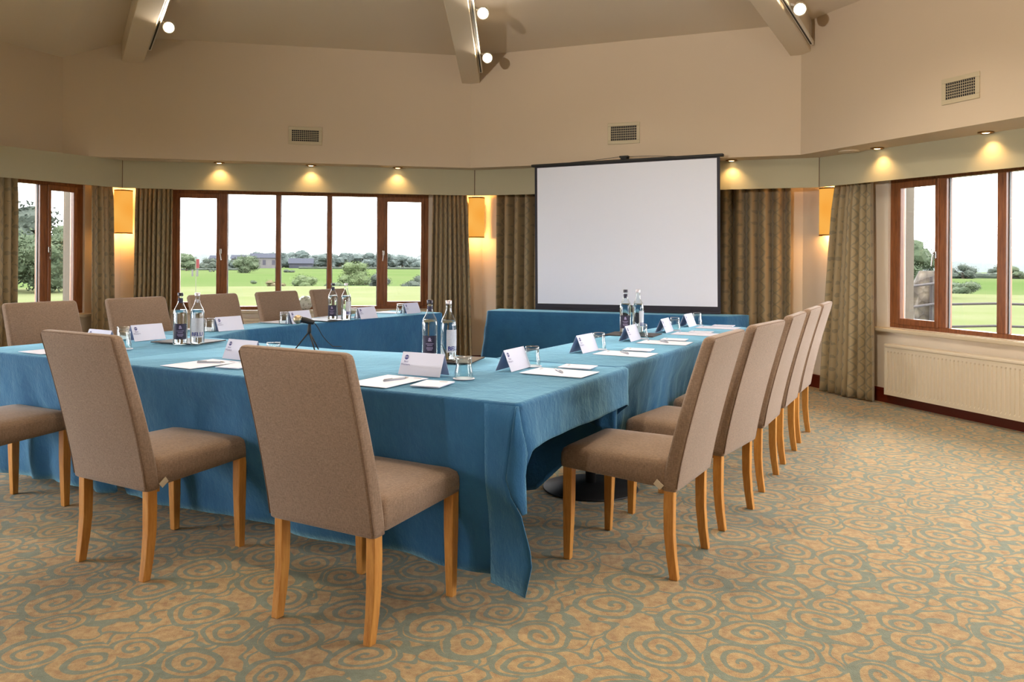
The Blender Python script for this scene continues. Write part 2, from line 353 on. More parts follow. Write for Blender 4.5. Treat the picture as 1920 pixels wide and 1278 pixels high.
# windows: frame with mullions, opening lights with their own sash, panes, handles, sill
WN = [0]
def window(Mx, s0, s1, openings, handles, sill=True, jambs=None):
    WN[0] += 1; z0, z1 = WZ0, WZ1
    root = empty('window_%d' % WN[0], Mx @ Vector(((s0+s1)/2, .06, z0))); tag(root, kind='structure'); inv = root.matrix_basis.inverted()
    T = Matrix.Translation(-root.location) @ Mx
    fr = MB(); y0, y1 = .025, .095
    fr.box(s0, s1, y0, y1, z0, z0+.035, T); fr.box(s0, s1, y0, y1, z1-.035, z1, T)
    xs = [s0]+[v for o in openings for v in (o[0], o[1])]+[s1]
    for i in range(0, len(xs), 2): fr.box(xs[i], xs[i+1], y0, y1, z0+.035, z1-.035, T)
    fr.build('window_frame', 'frame', root, bevel=.004)
    for (a, b, cas) in openings:
        if cas:
            m = MB(); k = .042; u0, u1 = .012, .062
            m.box(a-.014, a+k*.55, u0, u1, z0+.03, z1-.03, T); m.box(b-k*.55, b+.014, u0, u1, z0+.03, z1-.03, T)
            m.box(a, b, u0, u1, z0+.03, z0+.085, T); m.box(a, b, u0, u1, z1-.085, z1-.03, T)
            m.build('sash', 'frame', root, bevel=.005)
            p = MB(); p.box(a+.02, b-.02, .045, .049, z0+.08, z1-.08, T); p.build('pane', 'pane', root)
        else:
            p = MB(); p.box(a-.005, b+.005, .050, .054, z0+.03, z1-.03, T); p.build('pane', 'pane', root)
            q = MB()
            for e, sg in ((a, 1), (b, -1)): q.box(min(e, e+.006*sg), max(e, e+.006*sg), .056, .072, z0+.035, z1-.035, T)
            q.build('spacer_strip', 'spacer', root)
    for s, sg in handles:
        h = MB(); h.box(s-.012, s+.012, .002, .012, 1.27, 1.33, T); h.bar(T @ Vector((s, -.012, 1.318)), T @ Vector((s, .006, 1.318)), .012, .012)
        h.bar(T @ Vector((s, -.018, 1.322)), T @ Vector((s+.012*sg, -.022, 1.205)), .013, .010); h.build('window_handle', 'chrome', root, bevel=.003)
    if sill:
        m = MB(); m.box(s0-.15, s1+.15, -.055, .03, z0-.042, z0-.004, T); m.build('window_sill', 'sill', root, bevel=.012, seg=3)
    e = MB(); e.box(s0-.0, s1+.0, .10, TH+.06, z0-.03, z0+.0, T); e.box(s0-.12, s0+.0, TH, TH+.10, z0-.03, z1, T); e.box(s1, s1+.12, TH, TH+.10, z0-.03, z1, T)
    e.build('stone_reveal', 'stoneout', root)
window(mxC, .515, 3.285, [(.575, .995, 1), (1.085, 1.598, 0), (1.650, 2.152, 0), (2.204, 2.706, 0), (2.80, 3.222, 1)], [(1.016, 1), (2.778, -1)])
window(mxR, 1.105, 3.87, [(1.205, 1.610, 1), (1.690, 2.150, 0), (2.225, 2.70, 0), (2.77, 3.25, 0), (3.34, 3.79, 1)], [(1.598, -1)])
window(mxL, .45, 3.25, [(.545, .845, 1), (.935, 1.42, 0), (1.48, 1.98, 0), (2.04, 2.54, 0), (2.63, 3.16, 1)], [(.85, 1)])

# fascia boards with their joint lines
def band(name, pts, z0, z1, th, mat, inward=True):
    mb = MB()
    for a, b in zip(pts, pts[1:]):
        d, n = frame_of(a, b); L = (b-a).length; mb.box(-.0, L, 0, th, z0, z1, lmat(a, d, n))
    return struct(name, mb, mat)
band('trim_1', [FL2, FL, FM, FR, FR2], HF, HS, .018, 'fascia')
jl = MB()
for p, q in ((FL, FM), (FM, FR), (FR, FR2)):
    d, n = frame_of(p, q); jl.box(-.004, .004, -.003, .002, HF, HS, lmat(p, d, n))
struct('trim_2', jl, M['seam'])
# soffit: under side of the upper wall, joined to the window walls
mb = MB(); U = [UL2, UL, UM, UR, UR2]; Wp = [WL2, WL, WM, WR, WR2]
for i in range(4): mb.add([U[i]+Vector((0, 0, HS)), U[i+1]+Vector((0, 0, HS)), Wp[i+1]+Vector((0, 0, HS)), Wp[i]+Vector((0, 0, HS)),
                           U[i]+Vector((0, 0, HS+.0008)), U[i+1]+Vector((0, 0, HS+.0008)), Wp[i+1]+Vector((0, 0, HS+.03)), Wp[i]+Vector((0, 0, HS+.03))],
                          [(0, 1, 2, 3), (7, 6, 5, 4), (0, 4, 5, 1), (3, 2, 6, 7)])
struct('trim_3', mb, 'wall')
ZC = {0: 3.13, 1: 3.13, 2: 3.385}
def upper(name, pts):
    mb = MB()
    for (a, za), (b, zb) in zip(pts, pts[1:]):
        d, n = frame_of(a, b); o = n*.08
        vs = [a+Vector((0, 0, HS+.001)), b+Vector((0, 0, HS+.001)), b+Vector((0, 0, zb)), a+Vector((0, 0, za))]
        mb.add(vs+[v+o for v in vs], [(0, 1, 2, 3), (7, 6, 5, 4), (0, 4, 5, 1), (1, 5, 6, 2), (2, 6, 7, 3), (3, 7, 4, 0)])
    struct(name, mb, 'wall')
e = .04
upper('wall_upper_left', [(UL2, 3.13+e), (UL, 3.137+e)])
upper('wall_upper_back_left', [(UL, 3.137+e), (UB, 3.375+e), (UM, HC1+e)])
upper('wall_upper_back_right', [(UM, HC1+e), (UR, HC1+e)])
upper('wall_upper_right', [(UR, HC1+e), (UR2, HC1+e)])
upper('wall_upper_near_right', [(UR2, HC1+e), (N1, HC1+e)]); upper('wall_upper_rear', [(N1, HC1+e), (N2, HC1+e), (N3, HC1+e), (N4, HC1+e), (N5, HC1+e), (UL2, HC1+e)])
APEX = CEN+Vector((0, 0, HC1+.06*6.2+.05))
cr = [(UL2, 3.13), (UL, 3.137), (UB, 3.37), (UM, HC1), (UR, HC1), (UR2, HC1), (N1, HC1), (N2, HC1), (N3, HC1), (N4, HC1), (N5, HC1)]
vs = [p+Vector((0, 0, z)) for p, z in cr]; mb = MB(); k = len(vs)
mb.add(vs+[APEX]+[v+Vector((0, 0, .1)) for v in vs]+[APEX+Vector((0, 0, .1))], [(i, (i+1) % k, k) for i in range(k)]+[(k+1+(i+1) % k, k+1+i, 2*k+1) for i in range(k)])
struct('ceiling', mb, 'ceiling', fix=False)

# beams, tracks and spot heads
def spot(parent, loc, target, power, angle, blend, size, col=WARM):
    l = bpy.data.lights.new('bulb_light', 'SPOT'); l.energy = power; l.color = col; l.spot_size = angle; l.spot_blend = blend; l.shadow_soft_size = size
    o = bpy.data.objects.new('bulb_light', l); COL.objects.link(o); o.parent = parent; o.location = loc
    o.rotation_euler = (Vector(target)-Vector(loc)).to_track_quat('-Z', 'Y').to_euler(); return o
BE = [Vector((-3.70, 8.04, 3.127)), Vector((-.447, 8.76, 3.09)), Vector((2.60, 7.47, 3.10))]
BEAMS = []
for i, b in enumerate(BE):
    d = (CEN+Vector((0, 0, 0)))-V2(b); L = d.length; d.normalize(); d3 = (d+Vector((0, 0, .06))).normalized()
    m = MB(); x = Vector((d.y, -d.x, 0)); w2 = .095
    a0 = b+Vector((0, 0, 0)); a1 = b+d*L+Vector((0, 0, .06*L))
    h0 = Vector((0, 0, .36)); 
    vs = [a0-x*w2, a0+x*w2, a1+x*w2, a1-x*w2]; m.add(vs+[v+h0 for v in vs], [(0, 1, 2, 3), (7, 6, 5, 4), (0, 4, 5, 1), (1, 5, 6, 2), (2, 6, 7, 3), (3, 7, 4, 0)])
    ch = struct('trim_%d' % (4+i), m, 'beam', bevel=.006); BEAMS.append((b, d, x, L))
def track_rail(i, side, s0, s1, label, up=.05):
    b, d, x, L = BEAMS[i]; off = x*side*(.095+.022)
    P = lambda s, z=0: b+d*s+off+Vector((0, 0, .06*s+up+z))
    root = empty('lighting_track', P(s0)); tag(root, label, 'track lighting', 'lighting tracks along the beams')
    m = MB(); o = root.location
    m.bar(P(s0)-o, P(s1)-o, .034, .036); m.build('rail', 'white', root, bevel=.003)
    m = MB(); m.bar(P(s0+.04, -.0195)-o+x*0, P(s1-.04, -.0195)-o, .012, .004); m.build('rail_slot', 'black', root)
    return root
def spot_head(loc, i, side, label, aim, power=None, ang=115):
    loc = Vector(loc); b, d, x, L = BEAMS[i]
    root = empty('track_spotlight', loc); tag(root, label, 'spotlight', 'track spotlights under the ceiling beams')
    a = (Vector(aim)-loc).normalized()
    q = a.to_track_quat('Z', 'Y').to_matrix().to_4x4()
    m = MB(); m.lathe([(.022, -.105), (.040, -.095), (.048, -.03), (.050, .03), (.050, .034), (.044, .034), (.042, .010)], 24, cap=True)
    m.v = [tuple(q @ Vector(p)) for p in m.v]; m.build('lamp_housing', 'white', root, smooth=True)
    m = MB(); m.lathe([(.041, .018), (.036, .026), (.02, .031), (.002, .033)], 24, cap=True); m.v = [tuple(q @ Vector(p)) for p in m.v]; m.build('lamp_lens', 'lens', root, smooth=True)
    to = -x*side*.115+Vector((0, 0, .02)); m = MB(); m.tube([q @ Vector((0, 0, -.06)), Vector(to)*.55+Vector((0, 0, .03)), to], .010, 10); m.build('bracket', 'white', root, smooth=True)
    spot(root, a*.045, a*2, power or P_TRACK, math.radians(ang), .8, .05)
    return root
x1 = 1
track_rail(0, -1, .35, 4.5, 'white lighting track on the leftmost ceiling beam'); track_rail(1, -1, .30, 4.5, 'white lighting track along the middle ceiling beam'); track_rail(2, -1, .15, 4.5, 'white lighting track along the right-hand ceiling beam')
TGT = (-.3, 2.2, 1.3)
def on_beam(i, s, side=-1, off=.20, dz=.02):
    b, d, x, L = BEAMS[i]; return b+d*s+x*side*off+Vector((0, 0, .06*s+dz))
spot_head(on_beam(0, 1.16), 0, -1, 'lit white spotlight on the leftmost beam', (-1.2, 1.5, 1.0))
spot_head(on_beam(1, .86), 1, -1, 'lower lit spotlight on the middle beam, nearer the wall', (-.2, 1.5, .6))
spot_head(on_beam(1, 2.06), 1, -1, 'upper lit spotlight on the middle beam, farther from the wall', (-.2, 1.0, .6))
spot_head(on_beam(2, 1.14), 2, -1, 'lit spotlight on the right-hand beam', (.6, 1.6, .8))
# more heads added above the frame to brighten the room, none of them seen
for k, (i, s, aim) in enumerate([(0, 3.2, (-2.2, 4.9, 0)), (1, 3.6, (-.6, 4.6, 0)), (2, 3.0, (1.6, 4.9, 0)), (2, 4.6, (1.6, 3.2, 0)), (0, 4.6, (-1.6, 3.4, 0)), (1, 5.2, (-.4, 2.6, 0))]):
    spot_head(on_beam(i, s), i, -1, ['lit white track spotlight of the leftmost beam, second from the wall', 'lit white track spotlight of the middle beam, third from the wall', 'lit white track spotlight of the right-hand beam, second from the wall', 'lit white track spotlight of the right-hand beam, nearest the room centre', 'lit white track spotlight of the leftmost beam, nearest the room centre', 'lit white track spotlight of the middle beam, nearest the room centre'][k], aim)

spot_head(on_beam(2, 3.8), 2, -1, 'lit white track spotlight turned to the right-hand window wall', (3.75, 6.4, .2), 85, 62)  # three unseen heads added to brighten right wall, curtain and screen
spot_head(on_beam(2, 5.2), 2, -1, 'lit white track spotlight turned to the right-hand curtain', (3.0, 7.4, .4), 60, 55)
spot_head(on_beam(1, 4.4), 1, -1, 'lit white track spotlight turned to the projector screen', (1.2, 8.0, 1.0), 50, 50)
# unseen fill light added behind the camera; its stand is made up
root = empty('floor_uplighter', (-2.3, -1.3, 0)); tag(root, 'tall black floor uplighter standing behind the camera', 'floor lamp')
m = MB(); m.lathe([(.001, 0), (.15, 0), (.15, .02), (.02, .03), (.014, .05), (.014, 1.60), (.03, 1.62), (.11, 1.70), (.105, 1.70), (.02, 1.63), (.001, 1.63)], 28, cap=False); m.build('stand', 'black', root, smooth=True)
spot(root, (0, 0, 1.69), (6.0, 8.0, 3.4), P_UP, math.radians(92), .95, .05, (1, .90, .80))

# recessed downlights and ceiling speakers in the soffit
def downlight(x, y, label):
    root = empty('recessed_downlight', (x, y, HS)); tag(root, label, 'downlight', 'recessed downlights in the soffit')
    m = MB(); m.lathe([(.040, 0.0), (.054, -.002), (.054, -.009), (.038, -.012), (.036, -.004)], 28); m.build('trim_ring', 'brass', root, smooth=True)
    m = MB(); m.lathe([(.034, -.005), (.02, -.011), (.002, -.012)], 20); m.build('lamp_lens', 'lens_small', root, smooth=True)
    spot(root, (0, 0, -.02), (0, 0, -1), P_DOWN, math.radians(118), .9, .012, (1, .60, .24))
def near_fascia(a, b, px_pt, off=.07):
    d, n = frame_of(a, b); p = Vector((px_pt[0], px_pt[1], 0)); s = (p-a).dot(d); q = a+d*s-n*off; return q.x, q.y
for lab, a, b, p in [('first downlight from the left above the five-pane window', FL, FM, (-2.982, 8.422)), ('middle downlight of three above the five-pane window', FL, FM, (-2.087, 8.561)),
                     ('third downlight above the five-pane window, near the corner', FL, FM, (-1.228, 8.812)), ('downlight just right of the projector screen top', FM, FR, (2.092, 7.902)),
                     ('downlight at the left end over the right-hand window', FR, FR2, (3.073, 6.972)), ('downlight over the second pane of the right-hand window', FR, FR2, (3.417, 6.048))]:
    x, y = near_fascia(a, b, p); downlight(x, y, lab)
for lab, a, b, p in [('flat white round soffit disc right of the screen', FR, FR2, (2.941, 7.188)), ('flat white round soffit disc left of the window downlights', FL, FM, (-3.38, 8.216))]:
    x, y = near_fascia(a, b, p, .13); m = MB(); m.lathe([(.002, 0), (.085, -.001), (.085, -.006), (.075, -.010), (.002, -.012)], 32)
    tag(m.build('ceiling_disc', 'beam', smooth=True, loc=(x, y, HS)), lab, 'ceiling disc', 'round discs in the soffit')

# wall vents
def vent(a, b, s0, s1, z0, z1, label):
    d, n = frame_of(a, b); c = a+d*((s0+s1)/2)+Vector((0, 0, (z0+z1)/2)); W = s1-s0; H = z1-z0
    root = empty('air_vent', c); tag(root, label, 'air vent', 'rectangular vents in the upper wall')
    Mx = Matrix(((d.x, n.x, 0, 0), (d.y, n.y, 0, 0), (0, 0, 1, 0), (0, 0, 0, 1)))
    m = MB(); e = .034
    m.box(-W/2, W/2, -.012, 0, H/2-e, H/2, Mx); m.box(-W/2, W/2, -.012, 0, -H/2, -H/2+e, Mx); m.box(-W/2, -W/2+e, -.012, 0, -H/2+e, H/2-e, Mx); m.box(W/2-e, W/2, -.012, 0, -H/2+e, H/2-e, Mx)
    m.build('vent_frame', 'ventframe', root, bevel=.003)
    m = MB(); m.box(-W/2+e, W/2-e, -.002, 0, -H/2+e, H/2-e, Mx); m.build('vent_opening', 'darkgrid', root)
    m = MB(); w2 = W/2-e; h2 = H/2-e
    for i in range(1, 6): z = -h2+2*h2*i/6; m.box(-w2, w2, -.009, -.006, z-.0022, z+.0022, Mx)
    for i in range(1, 14): x = -w2+2*w2*i/14; m.box(x-.0016, x+.0016, -.006, -.004, -h2, h2, Mx)
    m.build('grille', 'ventframe', root)
vent(UL, UM, 2.088, 2.420, 2.385, 2.565, 'cream air vent above the five-pane window'); vent(UM, UR, 1.505, 1.829, 2.377, 2.585, 'cream air vent above the projector screen'); vent(UR, UR2, 1.538, 1.854, 2.381, 2.567, 'cream air vent on the right-hand upper wall')

# sconces at the three corners
def sconce(c, dirv, label):
    d = Vector(dirv).normalized(); root = empty('wall_sconce', c, math.atan2(d.y, d.x)); tag(root, label, 'wall light', 'half-round amber wall lights in the corners')
    m = MB(); m.lathe([(.092, -.225), (.092, .225)], 24, (0, 0, 0), False, -PI/2, PI/2); m.build('lamp_shade', 'shade', root, smooth=True)
    for z in (-.225, .225):
        m = MB(); m.lathe([(.088, z-.006), (.095, z-.006), (.095, z+.006), (.088, z+.006)], 24, (0, 0, 0), False, -PI/2, PI/2); m.build('shade_rim', 'brass', root, smooth=True)
    m = MB(); m.box(-.045, .0, -.05, .05, -.20, .20); m.build('back_plate', 'brass', root)
    for z in (-.20, .20):
        l = bpy.data.lights.new('bulb_light', 'POINT'); l.energy = P_SCONCE; l.color = (1, .47, .13); l.shadow_soft_size = .03
        o = bpy.data.objects.new('bulb_light', l); COL.objects.link(o); o.parent = root; o.location = (.05, 0, z*1.1)
def bis(a, b, c):
    d1_, n1 = frame_of(a, b); d2_, n2 = frame_of(b, c); return -(n1+n2).normalized()
sconce(tuple((WL+bis(WL2, WL, WM)*.10).xy)+(1.71,), bis(WL2, WL, WM), 'amber half-round wall light in the left corner between two curtains')
sconce((-.41, 9.47, 1.71), -frame_of(WL, WM)[1], 'amber half-round wall light in the middle corner left of the screen')
sconce((3.05, 7.96, 1.715), -frame_of(WR, WR2)[1], 'amber half-round wall light in the right corner beside the gold curtain')

# radiators
def radiator(Mx, s0, s1, z0, z1, label):
    c = Mx @ Vector(((s0+s1)/2, -.07, 0)); root = empty('radiator', (c.x, c.y, z0)); tag(root, label, 'radiator', 'cream panel radiators under the windows')
    T = Matrix.Translation(-root.location) @ Mx; m = MB(); n = int((s1-s0)/.038); W = s1-s0
    ring = []
    pts = []
    for i in range(n):
        a = s0+.02+(W-.04)*i/n; st = (W-.04)/n
        pts += [(a, 0), (a+st*.28, 0), (a+st*.42, .010), (a+st*.58, .010), (a+st*.72, 0)]
    pts.append((s1-.02, 0)); rows = []
    for z, k in ((z0+.005, 0), (z0+.03, 0), (z0+.045, 1), (z1-.075, 1), (z1-.06, 0), (z1-.03, 0)):
        rows.append([T @ Vector((p, -.115+q*k, z)) for p, q in pts])
    m.rings(rows, False, False); m.box(s0, s0+.022, -.116, -.03, z0, z1-.012, T); m.box(s1-.022, s1, -.116, -.03, z0, z1-.012, T); m.box(s0+.02, s1-.02, -.055, -.04, z0+.01, z1-.03, T)
    m.box(s0+.02, s1-.02, -.1155, -.10, z0, z0+.01, T)
    m.build('panel', 'radiator', root, fix=False)
    m = MB(); m.box(s0-.002, s1+.002, -.122, -.025, z1-.03, z1, T); m.build('top_grille', 'radiator', root, bevel=.010, seg=3)
    for s in (s0+.15, s1-.15): m = MB(); m.box(s-.015, s+.015, -.04, -.001, z0+.1, z1-.1, T); m.build('wall_bracket', 'radiator', root)
radiator(mxR, 1.185, 3.2, .09, .53, 'long cream radiator under the right-hand window'); radiator(mxC, .95, 2.95, .09, .575, 'cream radiator under the five-pane window behind the chairs')

# curtains
def curtain(Mx, top, bot, z0, z1, folds, label, amp=.045, y0=-.10, name='curtain', sharp=False, group='gold patterned curtains'):
    n = folds*12; rows = 26; vs = []; uv = []; m = MB(); Wfull = folds*.115
    for r in range(rows+1):
        t_ = r/rows; z = z1+(z0-z1)*t_; e = t_**.8
        a = top[0]+(bot[0]-top[0])*e; b = top[1]+(bot[1]-top[1])*e
        for k in range(n+1):
            f = k/n; ph = 2*PI*folds*f
            wob = .5*math.sin(3.1*f*folds+1.3)*t_
            if sharp: y = -amp*(abs(math.cos(ph/2+wob*.4))**(2.2-1.2*t_))*1.35
            else: y = -amp*(.75+.25*math.sin(f*11+2))*(.5+.5*math.cos(ph+wob))*1.3
            y *= (.62+.38*min(1, t_*5)) if not sharp else 1
            s = a+(b-a)*f + .3*(b-a)/folds*math.sin(ph+wob)*.28
            vs.append(Mx @ Vector((s, y0+y, z))); uv.append((f*Wfull, z))
    fs = [(r*(n+1)+k, r*(n+1)+k+1, (r+1)*(n+1)+k+1, (r+1)*(n+1)+k) for r in range(rows) for k in range(n)]
    m.add(vs, fs); m.uv = uv; o = m.build(name, 'curtain', smooth=True, fix=False)
    sd = o.modifiers.new('cloth_thickness', 'SOLIDIFY'); sd.thickness = .004; sd.offset = 0
    return tag(o, label, 'curtain', group)
curtain(mxL, (.235, .485), (.185, .478), .012, 2.15, 4, 'curtain right of the left-hand window, left of the amber light', .035, -.10)
curtain(mxL, (1.30, 2.0), (1.30, 2.05), .012, 2.15, 10, 'curtain at the far left edge of the picture')
curtain(mxC, (.19, .555), (.17, .535), .012, 2.15, 8, 'curtain left of the five-pane window', .06)
curtain(mxC, (3.32, 3.69), (3.29, 3.775), .012, 2.15, 8, 'curtain right of the five-pane window, near the middle corner', .06)
curtain(mxS, (.242, 1.70), (.24, 1.70), .012, 2.15, 12, 'drawn curtain behind the screen, showing left of it', .085, -.06, sharp=True)
curtain(mxS, (1.74, 3.391), (1.74, 3.40), .012, 2.15, 13, 'drawn curtain behind the screen, showing right of it', .085, -.06, sharp=True)
curtain(mxR, (.66, 1.05), (.45, 1.11), .012, 2.15, 7, 'flared curtain left of the right-hand window', .065)

# ------------------------------------------------------------------ table frame of reference
A = math.radians(28.05); D1 = Vector((math.sin(A), math.cos(A), 0)); D2 = Vector((-math.cos(A), math.sin(A), 0))
C0 = Vector((.022, 2.839, 0)); ZT = .737; K = 1.026
C0n = C0*K
def TW(u, v, z=ZT): return C0n+(D1*u+D2*v)*K+Vector((0, 0, z))
ANG1 = math.atan2(D1.y, D1.x)      # direction of +u
TOP = ZT-.006

def table(uc, vc, lu, lv, label, peds, rot=0.0, world=None, br=.26):
    p = TW(uc, vc, 0) if world is None else Vector(world); root = empty('folding_table' if False else 'pedestal_table', p, ANG1+rot)
    tag(root, label, 'table', 'pedestal tables under the blue cloths')
    m = MB(); m.box(-lu/2, lu/2, -lv/2, lv/2, TOP-.030, TOP-.003); m.build('tabletop', 'woodtop', root, bevel=.004)
    for (x, y) in peds:
        m = MB(); m.lathe([(.028, .012), (.028, TOP-.03)], 20, (x, y, 0)); m.build('column', 'black', root, smooth=True)
        m = MB(); m.lathe([(br-.015, .0), (br, .004), (br-.005, .012), (.10, .022), (.04, .035)], 40, (x, y, 0)); m.build('base_plate', 'black', root, smooth=True)
        m = MB(); m.box(x-.2, x+.2, y-.02, y+.02, TOP-.045, TOP-.03); m.box(x-.02, x+.02, y-.12, y+.12, TOP-.045, TOP-.03); m.build('cross_bracket', 'black', root)
table(.55, .55, .94, 1.0, 'table under the near corner of the large blue cloth', [(.15, .10)]); table(.53, 1.62, .88, 1.02, 'table under the middle of the front blue cloth', [(.10, 0)])
table(.55, 2.73, .98, .98, 'table under the front-left blue cloth', [(.08, 0)])
table(1.56, .36, .90, .62, 'nearest table of the right-hand row, black base showing', [(0, .015)]); table(2.50, .33, .93, .57, 'middle table of the right-hand row', [(0, 0)]); table(3.33, .30, .66, .50, 'farthest table of the right-hand row', [(0, 0)], br=.20)
table(1.83, 3.11, 1.28, .30, 'nearer table of the left-hand row', [(-.14, 0)], br=.13); table(3.13, 3.10, 1.24, .36, 'farther table of the left-hand row', [(-.11, 0)], br=.13)

# ------------------------------------------------------------------ cloths
def cloth(name, poly, hems, label, ztop, fold=.02, freq=16, flare=None, group=None, world=False, extra=None, seed=0, rnd=.02):
    """poly: plan corners in order; hems[i]: hem height (or (h0,h1)) of the edge i -> i+1; flare[i]: outward lean of that edge's hem"""
    kz = 1.0 if world else K
    hems = [tuple(HC-(HC-x)*kz for x in (h if isinstance(h, tuple) else (h, h))) for h in hems]
    P = [(TW(u, v, 0) if not world else Vector((u, v, 0))) for u, v in poly]; n = len(P)
    cen = sum(P, Vector())/n; area = sum(P[i].x*P[(i+1) % n].y-P[(i+1) % n].x*P[i].y for i in range(n))
    flare = flare or [.02]*n; hems = [h if isinstance(h, tuple) else (h, h) for h in hems]
    path = []
    for i in range(n):
        a, b = P[i], P[(i+1) % n]; d = (b-a); L = d.length; d.normalize(); nr = Vector((d.y, -d.x, 0))*(1 if area > 0 else -1)
        m = max(2, int(L/.022)); 
        for k in range(m+1):
            f = k/m; f2 = (rnd+(L-2*rnd)*f)/L; path.append([a+d*L*f2, nr, hems[i][0]+(hems[i][1]-hems[i][0])*f, flare[i], i])
    N = len(path); s = [0.0]
    for i in range(1, N): s.append(s[-1]+(path[i][0]-path[i-1][0]).length)
    # smooth normals / hems / flares over the corners
    def smooth(vals, it=4):
        for _ in range(it): vals = [(vals[i-1]+vals[i]*2+vals[(i+1) % N])/4 for i in range(N)]
        return vals
    nr = smooth([p[1] for p in path], 5); nr = [q.normalized() for q in nr]; he = smooth([p[2] for p in path], 3); fl = smooth([p[3] for p in path], 4)
    rows = []
    rows.append([path[i][0]-nr[i]*.014+Vector((0, 0, ztop)) for i in range(N)])
    rows.append([path[i][0]-nr[i]*.004+Vector((0, 0, ztop-.002)) for i in range(N)])
    rows.append([path[i][0]+nr[i]*.002+Vector((0, 0, ztop-.009)) for i in range(N)])
    R = 20
    for r in range(1, R+1):
        t_ = r/R; row = []
        for i in range(N):
            drop = ztop-.009-he[i]; z = ztop-.009-drop*t_
            q = s[i]; w = math.sin(q*freq+1.1*math.sin(q*2.3+seed))+.5*math.sin(q*freq*1.83+seed)
            ns = noise.noise(Vector((q*3.2, z*4, seed)))*.03+noise.noise(Vector((q*9, z*7, seed+5)))*.008
            am = min(1, drop/.3)
            off = (fl[i]*t_+fold*w*t_*(.25+.75*t_)+ns*min(1, t_*3))*am+.002
            zz = z+(noise.noise(Vector((q*2.2, seed, 3)))*.014*t_*am)
            row.append(path[i][0]+nr[i]*off+Vector((0, 0, max(zz, .004))))
        rows.append(row)
    m = MB(); m.rings(rows, False, True); m.f.append(tuple(range(N)))
    if extra: extra(m)
    o = m.build(name, 'cloth', smooth=True)
    sd = o.modifiers.new('cloth_thickness', 'SOLIDIFY'); sd.thickness = .0035; sd.offset = -1
    return tag(o, label, 'tablecloth', group or 'blue tablecloths')
def corner_fold(m):
    # the cloth's hanging corner: turned side flap and the long point below it. (v, z) on the front plane
    ZK = lambda z: HC-(HC-z)*K if z < .7 else z
    F = [(0.0, .728), (.012, .66), (.02, .60), (.028, .545), (.035, .49), (.012, .432), (-.03, .376), (-.066, .262), (-.072, .21), (-.045, .10)]
    B = [(0.0, .728), (-.010, .66), (-.020, .605), (-.022, .575), (-.018, .50), (-.026, .44), (-.036, .378)]
    F = [(v, ZK(z)) for v, z in F]; B = [(v, ZK(z)) for v, z in B]
    b0 = len(m.v)
    for i in range(len(B)):
        for j in range(5):
            g = j/4; ub = .004+.035*min(1, i/3)*(1-(i/6.0)**3)
            v = F[i][0]+(B[i][0]-F[i][0])*g; z = F[i][1]+(B[i][1]-F[i][1])*g; m.v.append(tuple(TW(-.014+(ub+.014)*g-.010*math.sin(g*PI)*min(1, i/2), v, z)))
    for i in range(len(B)-1):
        for j in range(4): m.f.append((b0+i*5+j, b0+(i+1)*5+j, b0+(i+1)*5+j+1, b0+i*5+j+1))
    cols = []
    for (v, z) in F:
        cols.append([TW(-.004-(.012+.012*math.sin(z*6))*(1-j/7.0)**1.5+(.03+.09*(1-z/.74) if j == 7 else .05*(1-z/.74)*j/6+.004), v+(.15-v)*j/7.0, z) for j in range(8)])
    b = len(m.v)
    for c in cols: m.v += [tuple(p) for p in c]
    for i in range(len(cols)-1):
        for j in range(7): m.f.append((b+i*8+j, b+(i+1)*8+j, b+(i+1)*8+j+1, b+i*8+j+1))
cloth('tablecloth', [(0, 0), (1.115, 0), (1.115, .50), (1.10, 1.0), (1.0, 1.6), (1.03, 2.22), (0, 2.22)],
      [.585, (.56, .12), .11, .11, .11, .60, .110], 'largest blue cloth, hanging over the near corner of the tables', ZT+.001, .013, 11,
      [.03, .0, .0, 0, 0, 0, -.10], extra=corner_fold, seed=1)
cloth('tablecloth', [(0, 2.19), (1.04, 2.19), (1.12, 2.72), (1.12, 3.26), (0, 3.26)], [.70, .12, .12, .12, .095], 'blue cloth on the front-left table, beside the left edge of the picture', ZT-.001, .016, 21,
      [0, 0, 0, .03, -.12], seed=4)
cloth('tablecloth', [(1.065, .03), (2.3, .02), (3.66, .0), (3.75, .55), (2.4, .66), (1.065, .695)], [.30, .30, .12, .12, .12, (.60, .45)], 'blue cloth on the right-hand row, in front of the line of chairs', ZT+.004, .012, 40,
      [-.10, -.10, .0, 0, 0, -.0], seed=8)
cloth('tablecloth', [(1.10, 2.70), (1.60, 2.92), (2.15, 2.91), (3.83, 2.77), (3.83, 3.34), (1.10, 3.27)], [.12, .12, .12, .12, .50, .62], 'blue cloth on the left-hand row beneath the five-pane window', ZT+.002, .008, 12,
      [.0, 0, 0, .02, 0, 0], seed=11)
sFL = Vector((-.243, 8.06, 0)); sFR = Vector((1.93, 7.47, 0)); sd_ = (sFR-sFL).normalized(); sn_ = Vector((-sd_.y, sd_.x, 0)); sBL = sFL+sn_*.36+sd_*.02; sBR = sFR+sn_*.30+sd_*.22
cloth('tablecloth', [(sFL.x, sFL.y), (sFR.x, sFR.y), (sBR.x, sBR.y), (sBL.x, sBL.y)], [.10, .12, .12, .12], 'blue cloth on the table below the projector screen', ZT+.001, .012, 10, [.05, .03, 0, .10], world=True, seed=15)
mid = (sFL+sFR)/2+sn_*.165
root = empty('pedestal_table', mid, math.atan2(sd_.y, sd_.x)); tag(root, 'table under the blue cloth below the projector screen', 'table', 'pedestal tables under the blue cloths')
m = MB(); m.box(-1.08, 1.08, -.145, .145, TOP-.03, TOP-.003); m.build('tabletop', 'woodtop', root)
